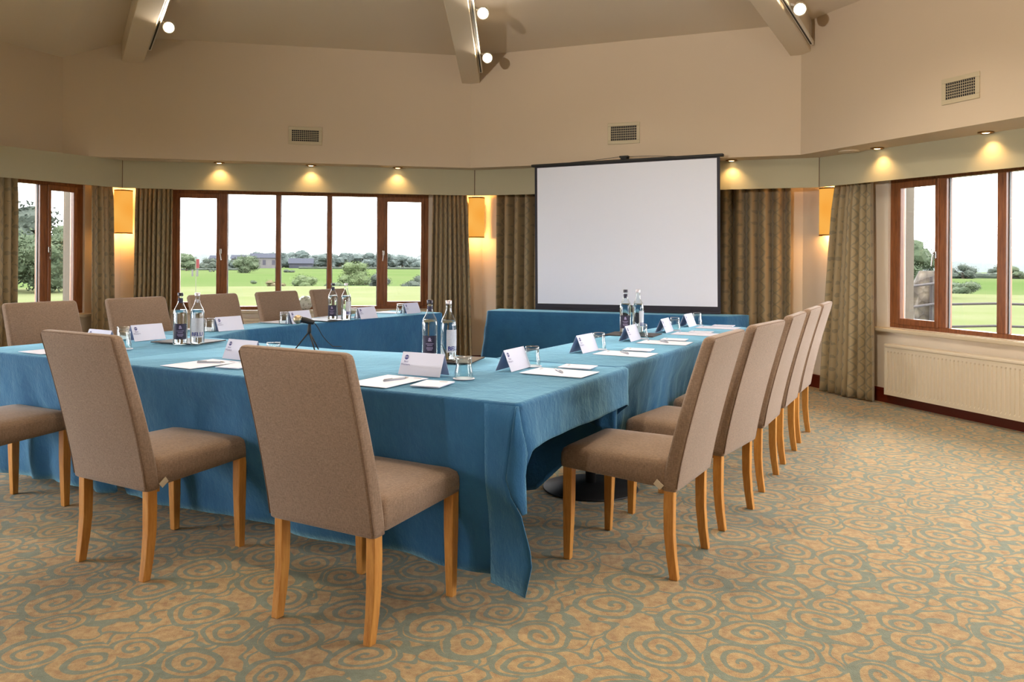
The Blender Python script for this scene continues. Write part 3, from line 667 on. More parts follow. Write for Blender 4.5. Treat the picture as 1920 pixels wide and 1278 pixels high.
for x in (-.7, .7):
    m = MB(); m.lathe([(.028, .012), (.028, TOP-.03)], 20, (x, 0, 0)); m.build('column', 'black', root, smooth=True)
    m = MB(); m.lathe([(.13, 0), (.14, .004), (.135, .012), (.04, .03)], 32, (x, 0, 0)); m.build('base_plate', 'black', root, smooth=True)

# ------------------------------------------------------------------ projector screen on tripod
q0 = Vector((.245, 8.29, 0)); q1 = Vector((1.905, 7.50, 0)); zb, zt = .765, 2.175
dS = (q1-q0); LS = dS.length; dS.normalize(); nS = Vector((-dS.y, dS.x, 0)); c = (q0+q1)/2
root = empty('projector_screen', c); tag(root, 'large white projector screen with black border on a tripod stand', 'projector screen')
Mx = Matrix(((dS.x, nS.x, 0, 0), (dS.y, nS.y, 0, 0), (0, 0, 1, 0), (0, 0, 0, 1))) @ Matrix.Rotation(-.012, 4, 'Y')
h = LS/2; e = .028
m = MB(); m.box(-h, h, 0, .003, zb, zt, Mx); m.build('border', 'screenborder', root)
m = MB(); m.box(-h+e, h-e, -.0015, -.0002, zb+e*1.6, zt-.012, Mx); m.build('white_surface', 'screen', root)
m = MB(); m.box(-h-.035, h+.03, -.012, .045, zt, zt+.026, Mx); m.build('top_bar', 'black', root, bevel=.006)
m = MB(); m.box(-h, h, -.008, .012, zb-.022, zb+.004, Mx); m.build('bottom_bar', 'screenborder', root, bevel=.005)
m = MB(); m.tube([(nS*.07+Vector((0, 0, .04))), (nS*.07+Vector((0, 0, 2.23)))], .014, 12); m.build('tripod_pole', 'black', root, smooth=True)
m = MB(); m.box(-.03, .03, .02, .10, 2.205, 2.225, Mx); m.box(-.045, .045, .03, .075, 2.222, 2.24, Mx); m.build('pole_head', 'black', root, bevel=.004)
m = MB(); P_ = lambda s, z: Mx @ Vector((s, .04, z))
m.tube([P_(-.55, 2.205), P_(-.3, 2.213), P_(-.04, 2.232)], .0025, 6); m.tube([P_(.5, 2.205), P_(.25, 2.222), P_(.04, 2.230)], .0025, 6); m.build('hanger_wire', 'black', root)
for a in (.25*PI, .78*PI, 1.22*PI*.0+.5*PI):
    m = MB(); dv = Mx.to_3x3() @ Vector((math.cos(a), math.sin(a), 0)); m.tube([nS*.07+Vector((0, 0, .42)), nS*.07+dv*.42+Vector((0, 0, .012))], .011, 8); m.build('tripod_leg', 'black', root, smooth=True)

# ------------------------------------------------------------------ chairs
def rrect(hw, hd, r, cy, z, n=5, zf=None):
    pts = []
    for (sx, sy, a0) in ((1, -1, -PI/2), (1, 1, 0), (-1, 1, PI/2), (-1, -1, PI)):
        for k in range(n+1):
            a = a0+PI/2*k/n; x = sx*(hw-r)+r*math.cos(a); y = cy+sy*(hd-r)+r*math.sin(a); pts.append(Vector((x, y, z if zf is None else z+zf(x, y))))
    return pts
def make_chair():
    root = empty('dining_chair')
    # seat
    m = MB(); hw, cy, hd = .236, .245, .232
    crown = lambda k: (lambda x, y: k*(1-(x/.24)**2)*(1-((y-.26)/.26)**2))
    m.rings([rrect(hw-.012, hd-.012, .02, cy, .358, zf=lambda x, y: .028*max(0, (y-.02)/.46)), rrect(hw-.001, hd-.001, .024, cy, .36, zf=lambda x, y: .028*max(0, (y-.02)/.46)), rrect(hw+.001, hd+.001, .026, cy, .40, zf=lambda x, y: .010*max(0, y/.46)),
             rrect(hw, hd, .028, cy, .44), rrect(hw-.006, hd-.006, .030, cy, .458), rrect(hw-.022, hd-.022, .03, cy, .468, zf=crown(.004)),
             rrect(hw-.07, hd-.07, .03, cy, .470, zf=crown(.010)), rrect(hw-.15, hd-.15, .03, cy, .472, zf=crown(.012))])
    m.build('seat', 'chair', root, smooth=True)
    # backrest
    def yc(z): t_ = (z-.345)/.61; return .004-.150*(t_**1.25)-.008*t_
    def hd_(z): t_ = (z-.345)/.61; return .033-.008*t_
    R = []
    zs = [.345, .350, .37, .42, .48, .55, .62, .70, .78, .85, .90, .93, .945, .952, .955]
    for i, z in enumerate(zs):
        ins = {0: .008, 1: .001, 12: .002, 13: .008, 14: .016}.get(i, 0); w_ = .233+.002*math.sin((z-.345)/.61*PI)
        sag = (lambda x, y: -.006*(x/.22)**2*0) 
        R.append(rrect(w_-ins, hd_(z)-ins*.8, min(.016, hd_(z)-ins*.8-.002), yc(z), z))
    m = MB(); m.rings(R); m.build('backrest', 'chair', root, smooth=True)
    # piping round the rear edges
    pts = []
    for z in (.36, .45, .55, .65, .75, .85, .935): pts.append(Vector((-.229, yc(z)-hd_(z)+.003, z)))
    top = [Vector((x, yc(.951)-hd_(.951)+.006, .9495)) for x in (-.215, -.1, 0, .1, .215)]
    m = MB(); m.tube(pts+top+[Vector((-p.x, p.y, p.z)) for p in reversed(pts)], .0022, 6); m.build('piping', 'seam', root, smooth=True)
    # legs
    for sx in (-1, 1):
        m = MB(); S_ = []
        for z, y, w_, d_ in ((.37, .006, .018, .020), (.28, .008, .0185, .0205), (.18, .007, .018, .0195), (.09, -.001, .0165, .018), (0, -.014, .0145, .0165)):
            S_.append([Vector((sx*.204+a*w_, y+b*d_, z)) for a, b in ((-1, -1), (1, -1), (1, 1), (-1, 1))])
        m.rings(S_); m.build('leg', 'leg', root, bevel=.003)
        m = MB(); S_ = []
        for z, y, w_ in ((.40, .440, .0205), (.25, .440, .020), (.12, .442, .0175), (0, .444, .0145)):
            S_.append([Vector((sx*.213+a*w_, y+b*w_, z)) for a, b in ((-1, -1), (1, -1), (1, 1), (-1, 1))])
        m.rings(S_); m.build('leg', 'leg', root, bevel=.003)
    m = MB()
    for sx in (-1, 1): m.box(sx*.184-.008, sx*.184+.008, .03, .06, .325, .36)
    m.build('seat_frame', 'leg', root)
    return root
def place_chair(ch, u, v, face, label, group, rot=0.0):
    p = C0+D1*u+D2*v; ch.location = p; fd = face; ch.rotation_euler = (0, 0, math.atan2(fd.y, fd.x)-PI/2+rot); tag(ch, label, 'chair', group); return ch
proto = make_chair(); first = [True]
def chair(*a, **k):
    c_ = proto if first[0] else copy_tree(proto); first[0] = False; return place_chair(c_, *a, **k)
gF, gR, gL = 'chairs along the front of the tables', 'chairs along the right-hand row', 'chairs along the left-hand row'
cA = chair(-.352, .542, D1, 'taupe chair nearest the camera, seen from behind, front centre', gF, rot=math.radians(-1.7))
cB = chair(-.347, 1.624, D1, 'taupe chair seen from behind, left of the nearest chair', gF, rot=math.radians(-2.2))
cD = chair(-.36, 2.80, D1, 'taupe chair cut by the left edge, only its seat and legs showing', gF)
for (u, v, r, lab) in [(.83, -.357, -1.8, 'nearest taupe chair of the right-hand row'), (1.51, -.392, -6.0, 'second taupe chair from the front in the right-hand row'), (2.25, -.401, 0, 'third taupe chair from the front in the right-hand row'),
                       (2.938, -.391, 0, 'fourth taupe chair from the front in the right-hand row'), (3.60, -.379, 0, 'farthest taupe chair of the right-hand row, by the flared curtain')]:
    c_ = chair(u+.012, v, D2, lab, gR, rot=math.radians(r));
    if u < 1: cC = c_
for (u, lab) in [(.685, 'leftmost taupe chair behind the tables, below the left-hand window'), (1.375, 'taupe chair behind the tables in front of the curtain beside the amber light'), (2.06, 'taupe chair behind the tables, just right of the BELU bottle'),
                 (2.745, 'taupe chair behind the tables in front of the window, between two others'), (3.40, 'farthest taupe chair of the left-hand row, behind the far water bottles')]:
    chair(u, 3.60, -D2, lab, gL)
for ch, sx in ((cB, 1), (cC, 1 if False else -1)):
    m = MB(); s_ = 1 if ch is cB else -1
    pl = [Vector((s_*.240, .035, .352)), Vector((s_*.240, .062, .372)), Vector((s_*.240, .048, .392)), Vector((s_*.240, .020, .370))]
    m.add(pl+[p+Vector((s_*.003, 0, 0)) for p in pl], [(0, 1, 2, 3), (7, 6, 5, 4), (0, 4, 5, 1), (1, 5, 6, 2), (2, 6, 7, 3), (3, 7, 4, 0)])
    o = m.build('care_tag', 'tagcloth', ch); o['label'] = 'small stitched cream tag'

# ------------------------------------------------------------------ things on the tables
def at(o, u, v, z, rot): o.location = TW(u, v, z); o.rotation_euler = (0, 0, ANG1+rot); return o
ZS = ZT+.006
# place card: local x = along the card, y = inward (away from the seat)
def make_card():
    root = empty('place_card'); W, H, Dp = .212, .094, .040; th = .0008
    m = MB()
    for sg in (-1, 1):
        a = [Vector((-W/2, sg*Dp, 0)), Vector((W/2, sg*Dp, 0)), Vector((W/2, 0, H)), Vector((-W/2, 0, H))]
        nn = Vector((0, sg*H, Dp)).normalized()*th*-1
        m.add(a+[p+nn for p in a], [(0, 1, 2, 3), (7, 6, 5, 4), (0, 4, 5, 1), (1, 5, 6, 2), (2, 6, 7, 3), (3, 7, 4, 0)])
    m.build('card', 'card', root)
    for sg in (-1, 1):
        L = math.hypot(H, Dp); up = Vector((0, -sg*Dp, H))/L; xr = Vector((1, 0, 0))*(-sg if sg > 0 else 1); xr = Vector((1, 0, 0)) if sg < 0 else Vector((-1, 0, 0))
        nn = xr.cross(up); o = Vector((0, sg*Dp, 0))+nn*.0008
        Bs = Matrix(((xr.x, up.x, nn.x, o.x), (xr.y, up.y, nn.y, o.y), (xr.z, up.z, nn.z, o.z), (0, 0, 0, 1)))
        m = MB(); m.lathe([(.0001, .0002), (.0105, .0002)], 24, (-.080, .078, 0), False); m.v = [tuple(Bs @ Vector(p)) for p in m.v]; m.build('round_logo', 'ink', root, fix=False)
        text_mesh('BW', .012, 'card', 'logo_letters', root, Bs @ Matrix.Translation((-.080, .078, .0006)))
        text_mesh('Best\nWestern.', .0125, 'ink', 'card_text', root, Bs @ Matrix.Translation((-.078, .052, .0004)))
    return root
def make_glass():
    # upturned tumbler: rim down on a paper mat
    root = empty('tumbler')
    m = MB(); m.lathe([(.0385, .001), (.0395, .004), (.0385, .03), (.0335, .052), (.033, .080), (.0325, .090), (.030, .0925), (.001, .0925)], 28, cap=False)
    m.lathe([(.0375, .001), (.0365, .03), (.0315, .052), (.0310, .078), (.001, .079)], 28, cap=False)
    m.lathe([(.0395, .0015), (.0375, .0005)], 28, cap=False); m.build('glass_body', 'glass', root, smooth=True, fix=False)
    return root
def make_paper(w=.21, d=.297, note=False):
    root = empty('note_sheet' if note else 'notepaper'); m = MB(); m.box(-w/2, w/2, -d/2, d/2, 0, .0012 if not note else .004); m.build('sheet', 'paper', root)
    m = MB(); m.box(w/2-.055, w/2-.02, d/2-.03, d/2-.022, .0013 if not note else .0041, .0016 if not note else .0044); m.build('printed_mark', 'greyink', root)
    return root
def make_pen():
    root = empty('ballpoint_pen'); m = MB(); m.tube([(-.065, 0, .0045), (.045, 0, .0045)], .0042, 10); m.build('barrel', 'penbody', root, smooth=True)
    m = MB(); m.tube([(.045, 0, .0045), (.058, 0, .0045), (.066, 0, .0045)], [.0042, .0025, .0006], 10); m.build('tip', 'chrome', root, smooth=True)
    m = MB(); m.box(-.062, -.02, -.0015, .0015, .0088, .0102); m.build('clip', 'greyink', root); return root
pc, pg, pp, pn, pe = make_card(), make_glass(), make_paper(), make_paper(.125, .155, True), make_pen()
used = {}
def inst(o, u, v, z, rot, label, cat, group):
    c_ = o if o.name not in used else copy_tree(o); used[o.name] = 1
    if c_ is not o: pass
    at(c_, u, v, z, rot); return tag(c_, label, cat, group)
def coaster():
    m = MB(); m.lathe([(.001, 0), (.046, 0), (.046, .0012), (.001, .0014)], 28, cap=False); return m.build('paper_coaster', 'paper', smooth=False)
pco = coaster()
gcards, gglass, gpaper, gnote, gpen = 'white tent place cards', 'upturned tumblers on the tables', 'white sheets of notepaper', 'small white note sheets', 'pens on the notepaper'
# right row: seat looks along +v ; local x -> +u, y -> +v  => rot 0
ordn = ['nearest', 'second', 'third', 'fourth', 'farthest']
for i, (c_, uc, pu, gu, nu) in enumerate([(.755, .755, .747, .868, .945), (1.56, 1.56, 1.565, 1.68, 1.765), (2.27, 2.27, 2.235, 2.385, 2.42), (2.95, 2.95, 2.89, 3.075, 3.03), (3.51, 3.51, 3.475, 3.64, 3.65)]):
    w_ = ordn[i]
    inst(pc, uc, .415, ZS, [.04, -.03, .03, .05, .0][i], w_+' tent card of the right-hand row', 'place card', gcards)
    inst(pco, gu+.012, .385, ZS, 0, 'white paper coaster under the '+w_+' tumbler of the right-hand row', 'coaster', 'paper coasters'); inst(pg, gu+.012, .385, ZS+.0015, 0, w_+' upturned tumbler of the right-hand row, beside a tent card', 'glass', gglass)
    inst(pp, pu, .185, ZS, [.0, .02, .05, .06, .02][i], w_+' sheet of notepaper on the right-hand row', 'paper', gpaper)
    inst(pn, nu, .185, ZS+.0016, [.1, .12, .1, .08, .06][i], w_+' small note sheet on the right-hand row', 'paper', gnote)
    if i < 3: inst(pe, pu+.02, .20, ZS+.0015, .7, w_+' pale pen on the right-hand row notepaper', 'pen', gpen)
# front row: seat looks along +u ; right hand is -v => local x -> -v, y -> +u
rF = -PI/2
for (vc, lab, has) in [(.655, 'front centre, right of the nearest chair', 1), (1.70, 'front, between the two nearest chair backs', 1), (2.76, 'front left, behind the left chair back', 1)]:
    inst(pc, .395, vc, ZS, rF+(.03 if vc < 1 else -.06), 'white tent card '+lab, 'place card', gcards)
    inst(pco, .385, vc-.205, ZS, 0, 'white paper coaster under the tumbler '+lab, 'coaster', 'paper coasters'); inst(pg, .385, vc-.205, ZS+.0015, 0, 'upturned tumbler '+lab, 'glass', gglass)
    inst(pp, .165, vc+.02, ZS, rF+(.0 if vc < 1 else -.04), 'sheet of notepaper '+lab, 'paper', gpaper)
    inst(pn, .185, vc-.185, ZS+.001, rF+.15, 'small note sheet '+lab, 'paper', gnote)
    inst(pe, .20, vc+.0, ZS+.0015, rF+(1.3 if vc < 1 else .5), 'pale pen on notepaper '+lab, 'pen', gpen)
# left row: seat looks along -v ; right hand is -u => rot PI
for i, (uc, vc) in enumerate([(.775, 2.875), (1.475, 2.96), (2.19, 2.99), (2.835, 2.87), (3.545, 2.93)]):
    w_ = ordn[i]
    inst(pc, uc, vc, ZS if i else ZS-.001, PI+[-.05, -.08, -.05, -.05, -.03][i], w_+' tent card of the left-hand row', 'place card', gcards)
    inst(pg, uc-.16, vc-.005, ZS if i else ZS-.001, 0, w_+' upturned tumbler of the left-hand row', 'glass', gglass)
    inst(pp, uc-.02, 3.135, ZS, PI, w_+' sheet of notepaper on the left-hand row', 'paper', gpaper)
# slate mats
for (u, v, r, lab) in [(.865, .845, .25, 'dark slate mat beside the two nearest bottles'), (.82, 2.57, .12, 'dark slate mat under the BELU bottle on the left'), (2.52, 3.03, -.10, 'dark slate mat at the edge of the left-hand row'), (2.62, .52, .08, 'dark slate mat under the bottles on the right-hand row')]:
    m = MB(); m.box(-.13, .13, -.165, .165, 0, .006); o = m.build('slate_mat', 'slate', None, bevel=.002)
    at(o, u, v, ZS, r); tag(o, lab, 'mat', 'slate mats under the water bottles')
# bottles
PROF = [(.001, .0), (.034, .0), (.0385, .004), (.039, .02), (.039, .168), (.0375, .182), (.032, .200), (.0225, .217), (.0165, .232), (.0138, .250), (.0128, .272), (.0145, .274), (.0145, .280)]
def make_bottle(dark):
    root = empty('water_bottle')
    m = MB(); m.lathe(PROF, 32, cap=False); m.build('glass_body', 'glass', root, smooth=True, fix=False)
    m = MB(); m.lathe([(.001, .006), (.034, .006), (.0365, .012), (.0365, .166), (.035, .182), (.030, .196), (.001, .196)], 32, cap=False); m.build('water', 'water', root, smooth=True)
    m = MB(); m.lathe([(.0148, .273), (.0152, .275), (.0152, .290), (.014, .2915), (.001, .2915)], 24, cap=False); m.build('cap', 'navycap' if dark else 'silvercap', root, smooth=True)
    a0, a1 = -PI/2-1.0, -PI/2+1.0
    m = MB(); m.lathe([(.0393, .030), (.0393, .118)] if dark else [(.0393, .040), (.0393, .150)], 24, (0, 0, 0), False, a0, a1); m.build('label', 'navy' if dark else 'frost', root, smooth=True)
    def wrap(body, size, mt, name, z, r=.0397):
        o = text_mesh(body, size, mt, name, root, Matrix.Identity(4), bold=.035)
        for v_ in o.data.vertices:
            x, y = v_.co.x, v_.co.y; a = -PI/2+x/r; v_.co = (r*math.cos(a), r*math.sin(a), z+y)
    if dark:
        wrap('BUXTON', .0001, 'lilac', 'x', .2) if False else None
        wrap('&', .026, 'lilac', 'emblem', .098); wrap('HILDON', .010, 'lilac', 'label_text', .078) if False else None
        m = MB(); 
        for z, w_ in ((.078, .5), (.070, .34), (.060, .42), (.054, .42), (.048, .3)): m.lathe([(.0397, z-.0012), (.0397, z+.0012)], 12, (0, 0, 0), False, -PI/2-w_, -PI/2+w_)
        m.build('fine_print', 'lilac', root)
    else:
        wrap('BELU', .029, 'bluetext', 'label_text', .058)
    m = MB(); m.lathe([(.0150, .234), (.0140, .262)], 20, (0, 0, 0), False, a0-.3, a1+.3) if dark else m.lathe([(.0158, .236), (.0150, .255)], 20, (0, 0, 0), False, a0+.6, a1-.6); m.build('neck_label', 'navy' if dark else 'frost', root, smooth=True)
    return root
bD, bL = make_bottle(True), make_bottle(False)
for (u, v, dark, r, lab) in [(.815, .905, 1, 0, 'nearest water bottle with navy label and cap'), (.83, .808, 0, .75, 'nearest clear-labelled water bottle with pale cap, beside the navy one'),
                          (.66, 2.452, 1, 0, 'left water bottle with navy label'), (.712, 2.378, 0, 0, 'left clear water bottle lettered BELU'),
                          (2.50, 2.93, 1, -.2, 'navy-labelled water bottle on the left-hand row by the window'), (2.53, 2.825, 0, .9, 'clear-labelled water bottle on the left-hand row by the window'),
                          (2.685, .60, 1, 0, 'navy-labelled water bottle before the projector screen'), (2.72, .525, 0, 1.2, 'clear-labelled water bottle before the projector screen')]:
    b0 = bD if dark else bL; c_ = b0 if b0.name not in used else copy_tree(b0); used[b0.name] = 1
    p = TW(u, v, 0); c_.location = TW(u, v, ZS+.0065); c_.rotation_euler = (0, 0, math.atan2(-p.x, p.y)*1.0+r+(.0)); tag(c_, lab, 'bottle', 'glass water bottles')
# microphone on a small tripod
p = TW(.875, 1.715, ZS-.001); root = empty('microphone', p); tag(root, 'black microphone with pale gold mesh head on a mini tripod', 'microphone')
for a, L in ((PI*1.10, .075), (-.35, .06), (-.9, .07), ):
    m = MB(); m.tube([(0, 0, .098), (L*math.cos(a), L*math.sin(a), .003)], [.0045, .0035], 8); m.build('tripod_leg', 'black', root, smooth=True)
m = MB(); m.tube([(0, 0, .085), (0, 0, .100), (0.001, 0, .125), (.004, 0, .150)], [.009, .011, .009, .008], 12); m.build('stand_neck', 'black', root, smooth=True)
m = MB(); m.tube([(.025, 0, .148), (.0, 0, .154), (-.022, 0, .160), (-.042, 0, .163)], [.012, .0155, .0165, .0165], 16); m.build('body', 'black', root, smooth=True)
M['mesh_gold'] = simple('champagne_mesh', srgb(205, 185, 150), .4, .7, vary=.5, scale=900)
m = MB(); m.tube([(-.042, 0, .163), (-.046, 0, .1635)], .0195, 20); m.build('collar', 'chrome', root, smooth=True)
m = MB(); m.tube([(-.046, 0, .1635), (-.055, 0, .164), (-.068, 0, .1655), (-.080, 0, .167), (-.087, 0, .168)], [.019, .0235, .0245, .018, .004], 20); m.build('mesh_head', 'mesh_gold', root, smooth=True)
q = TW(1.05, 1.64, ZS)-p
m = MB(); pts = [(.028, 0, .146), (.045, .01, .120), (.065, .03, .075), (.085, .06, .040), (.10, .09, .018), (q.x*.75, q.y*.7, .008), (q.x, q.y, .004)]
cv = []
for i in range(len(pts)-1):
    for k in range(4):
        f = k/4; P0, P1, P2, P3 = [Vector(pts[min(max(i+j, 0), len(pts)-1)]) for j in (-1, 0, 1, 2)]
        cv.append(.5*((2*P1)+(P2-P0)*f+(2*P0-5*P1+4*P2-P3)*f*f+(3*P1-P0-3*P2+P3)*f**3))
cv.append(Vector(pts[-1])); m.tube(cv, .0022, 6); m.build('cable', 'black', root, smooth=True)
# round glass bowl on the sill
p = mxC @ Vector((1.925, -.02, WZ0-.004)); root = empty('glass_globe', p); tag(root, 'round cut-glass globe on the window sill between two chair backs', 'glass globe')
m = MB(); pr = []
for k in range(15):
    a = -PI/2+PI*k/14*.90; r_ = .078*math.cos(a)+.004; pr.append((max(r_, .02), .078+.078*math.sin(a)))
m.lathe(pr, 24, cap=False); m.build('globe', 'globe', root, smooth=False, fix=False)
m = MB()
for k in range(6):
    a = k*PI/3; m.lathe([(.014, -.012), (.022, 0), (.014, .012)], 8, (.04*math.cos(a), .04*math.sin(a), .05+.012*(k % 2)))
m.build('facets', 'chrome', root)

# ------------------------------------------------------------------ outdoors
def zg(d):
    pts = [(0, -.42), (12, -.42), (30, -.40), (48, -.39), (56, -.95), (80, -.95), (120, -1.15), (200, -1.9), (300, -2.8), (450, -4.2), (900, -8.6)]
    for (a, za), (b, zb) in zip(pts, pts[1:]):
        if d <= b: return za+(zb-za)*(d-a)/(b-a)
    return -8.6
def ground(name, ds, mat, a0=-70, a1=70):
    m = MB(); R = []
    for d in ds: R.append([Vector((d*math.sin(math.radians(a)), d*math.cos(math.radians(a)), zg(d))) for a in range(a0, a1+1, 5)])
    m.rings(R, False, False); return struct(name, m, mat)
ground('lawn', [6.5, 9, 12, 20, 30, 40, 47, 48.5], 'lawn', -180, 180); ground('field', [48.5, 52, 56, 70, 90, 120, 160, 200, 250, 300, 380, 450, 600, 900], 'field')
def ray(px, d):
    u = (px-960)/1551.2; q = Vector((u, 1, 0)).normalized()*d; return q
def ztop_px(px, y, d): return HC-((y-483.7)-.0068*(px-960))/1551.2*(d*math.cos(math.atan((px-960)/1551.2)))
def foliage(name, base, w_, h_, mat, label, cat, group, n=9, leaves=900, lsz=None, trunk=True, conic=False, seed=0, z0f=.12):
    rnd = random.Random(seed+int(base.x*10)); root = empty(name, base); m = MB(); blobs = []
    for i in range(n):
        t_ = (i+.5)/n
        if conic: c = Vector((rnd.uniform(-.1, .1)*w_, rnd.uniform(-.1, .1)*w_, h_*(z0f+(1-z0f)*t_))); r = w_*.5*(1.05-t_)+.04*w_
        else:
            a = i*2.4; rr = w_*.30*math.sqrt(rnd.random()); c = Vector((rr*math.cos(a), rr*math.sin(a), h_*(z0f+.12+rnd.random()*(.62-z0f*.4)))); r = min(w_, h_)*rnd.uniform(.22, .34)
        blobs.append((c, r)); bm = bmesh.new(); bmesh.ops.create_icosphere(bm, subdivisions=2, radius=1)
        vs = []
        for v_ in bm.verts:
            q = v_.co.copy(); k = 1+.35*noise.noise(q*1.7+c*3+Vector((seed, 0, 0))); sx = (1.25 if not conic else 1)
            vs.append(c+Vector((q.x*r*k*sx, q.y*r*k*sx, q.z*r*k*.85))*.86)
        m.add(vs, [tuple(v_.index for v_ in f.verts) for f in bm.faces]); bm.free()
    lsz = lsz or min(w_, h_)*.042
    for i in range(int(leaves*2.2)):
        c, r = rnd.choice(blobs); d = Vector((rnd.gauss(0, 1), rnd.gauss(0, 1), rnd.gauss(0, 1))).normalized(); p = c+Vector((d.x*1.25, d.y*1.25, d.z*.9))*r*rnd.uniform(.70, 1.22)
        if p.z < 0: continue
        a = Vector((rnd.gauss(0, 1), rnd.gauss(0, 1), rnd.gauss(0, 1))).normalized()*lsz*rnd.uniform(.5, 1); b = a.orthogonal().normalized()*a.length*.8
        m.add([p-a, p-b*.6, p+a, p+b*.6], [(0, 1, 2, 3)])
    if trunk:
        m.build('crown', mat, root, smooth=False, fix=False); k = MB(); k.tube([(0, 0, -.1), (0, 0, h_*.35)], [w_*.05, w_*.03], 8); k.build('trunk', 'bark', root)
    else: m.build('foliage', mat, root, smooth=False, fix=False)
    return tag(root, label, cat, group)
def tree_px(x0, x1, ytop, d, mat, label, trunk=True, cat='tree', **k):
    px = (x0+x1)/2; c = ray(px, d); w_ = (x1-x0)/1551.2*d; z0 = zg(d)-.05; zt_ = ztop_px(px, ytop, d); name = k.pop('name', 'tree' if cat == 'tree' else 'bush')
    return foliage(name, Vector((c.x, c.y, z0)), w_, (zt_-z0)/.98, mat, label, cat, k.pop('group', 'trees and bushes outside'), trunk=trunk, **k)
# left window
tree_px(-30, 75, 374, 44, 'leafdark', 'tall dark tree at the left side of the left-hand window', seed=1, leaves=2600, n=14)
tree_px(30, 118, 425, 41, 'leaf', 'bushy green tree in the left-hand window, before the dark one', seed=2, leaves=2600, n=14, z0f=.02)
tree_px(96, 152, 398, 42, 'leaf', 'loose-crowned tree seen through the left-hand opening sash', seed=3, leaves=2200, n=12, z0f=.02)
# five-pane window: near bushes
tree_px(640, 689, 490, 66, 'leaflight', 'bright green rounded tree in the fourth pane of the wide window', seed=4, leaves=1800, z0f=.0)
tree_px(437, 486, 476, 130, 'leaf', 'dark rounded tree in the second pane of the wide window', seed=5, leaves=1500, z0f=0)
tree_px(548, 600, 514, 56, 'leaflight', 'low bright shrub in the third pane of the wide window', False, 'bush', seed=6, leaves=1200, n=8, z0f=0)
tree_px(470, 481, 521, 54, 'leaf', 'small dark shrub in the second pane of the wide window', False, 'bush', seed=7, leaves=400, n=4, z0f=0)
tree_px(600, 650, 522, 54, 'leaf', 'low scrub left of the bright green tree', False, 'bush', seed=8, leaves=800, n=7, z0f=0)
tree_px(684, 740, 512, 60, 'leafdark', 'grey-green bush right of the bright green tree', False, 'bush', seed=9, leaves=1200, n=8, z0f=0)
tree_px(752, 800, 512, 58, 'leafdark', 'grey-green bush in the rightmost pane of the wide window', False, 'bush', seed=10, leaves=1200, n=8, z0f=0)
tree_px(490, 545, 524, 54, 'heath', 'sandy scrub in the second pane of the wide window', False, 'bush', seed=11, leaves=700, n=8, z0f=0)
tree_px(527, 556, 499, 140, 'leafdark', 'round dark bush before the barn', False, 'bush', seed=12, leaves=500, n=6, z0f=0)
tree_px(385, 408, 502, 150, 'leafdark', 'round dark bush near the golf flag', False, 'bush', seed=13, leaves=500, n=6, z0f=0)
tree_px(333, 366, 472, 170, 'leaf', 'rounded far tree at the left of the wide window', seed=14, leaves=900, z0f=0)
tree_px(366, 415, 481, 200, 'leafdark', 'low far tree behind the golf flag', seed=15, leaves=900, z0f=0)
tree_px(414, 450, 483, 220, 'leafblue', 'far tree left of the dark rounded tree', seed=16, leaves=600, z0f=0)
k = 0
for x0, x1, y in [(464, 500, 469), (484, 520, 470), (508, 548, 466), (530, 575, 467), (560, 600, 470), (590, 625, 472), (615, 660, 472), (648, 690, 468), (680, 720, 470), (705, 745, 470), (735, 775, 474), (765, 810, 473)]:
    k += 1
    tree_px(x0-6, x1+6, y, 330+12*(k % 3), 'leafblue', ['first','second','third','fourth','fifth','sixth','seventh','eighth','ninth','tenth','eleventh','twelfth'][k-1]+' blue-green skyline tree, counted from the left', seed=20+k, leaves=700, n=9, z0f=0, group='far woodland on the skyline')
def hedge(x0, x1, y0, d, mat, label):
    m = MB(); n = int((x1-x0)/3); a = [ray(x0+(x1-x0)*i/n, d) for i in range(n+1)]
    H = max(.5, ztop_px((x0+x1)/2, y0, d)-zg(d)); rows = []
    for dz, off in ((0, 0), (.5, -.2), (.9, -.1), (1.0, .6), (.6, 1.2), (0, 1.3)):
        rows.append([p*(1+off*.8/d)+Vector((0, 0, zg(d)-.1+H*dz*(1+.25*noise.noise(Vector((i*.7, dz*3, x0)))))) for i, p in enumerate(a)])
    m.rings(rows, False, False); tag(m.build('hedge', mat, smooth=False), label, 'hedge', 'far field hedges')
hedge(322, 470, 503, 190, 'leafdark', 'far hedge across the left panes of the wide window'); hedge(560, 815, 500, 260, 'leafdark', 'far hedge below the woodland in the wide window'); hedge(1765, 1960, 511, 150, 'leafdark', 'far hedge across the right-hand window')
# right window
tree_px(1655, 1726, 385, 40, 'leaf', 'tall tree at the left side of the right-hand window', seed=40, leaves=2600, n=14, z0f=0)
tree_px(1704, 1756, 445, 42, 'leaf', 'smaller loose tree behind the stone pillar', seed=41, leaves=2000, n=12, z0f=0)
tree_px(1745, 1845, 515, 50, 'leaf', 'low green thicket in the second pane of the right-hand window', False, 'bush', seed=42, leaves=1800, n=12, z0f=0)
tree_px(1774, 1836, 488, 140, 'leafdark', 'dome-shaped dark tree in the second pane of the right-hand window', seed=43, leaves=1200, n=10, z0f=0)
tree_px(1848, 1868, 501, 160, 'leafdark', 'small dark tree left of the right-hand mullion', seed=44, leaves=500, n=6, z0f=0)
tree_px(1868, 1902, 494, 170, 'leafdark', 'dark tree just right of the right-hand mullion', seed=45, leaves=700, n=7, z0f=0)
tree_px(1896, 1940, 499, 150, 'leaf', 'green tree at the right edge of the picture', seed=46, leaves=700, n=7, z0f=0)
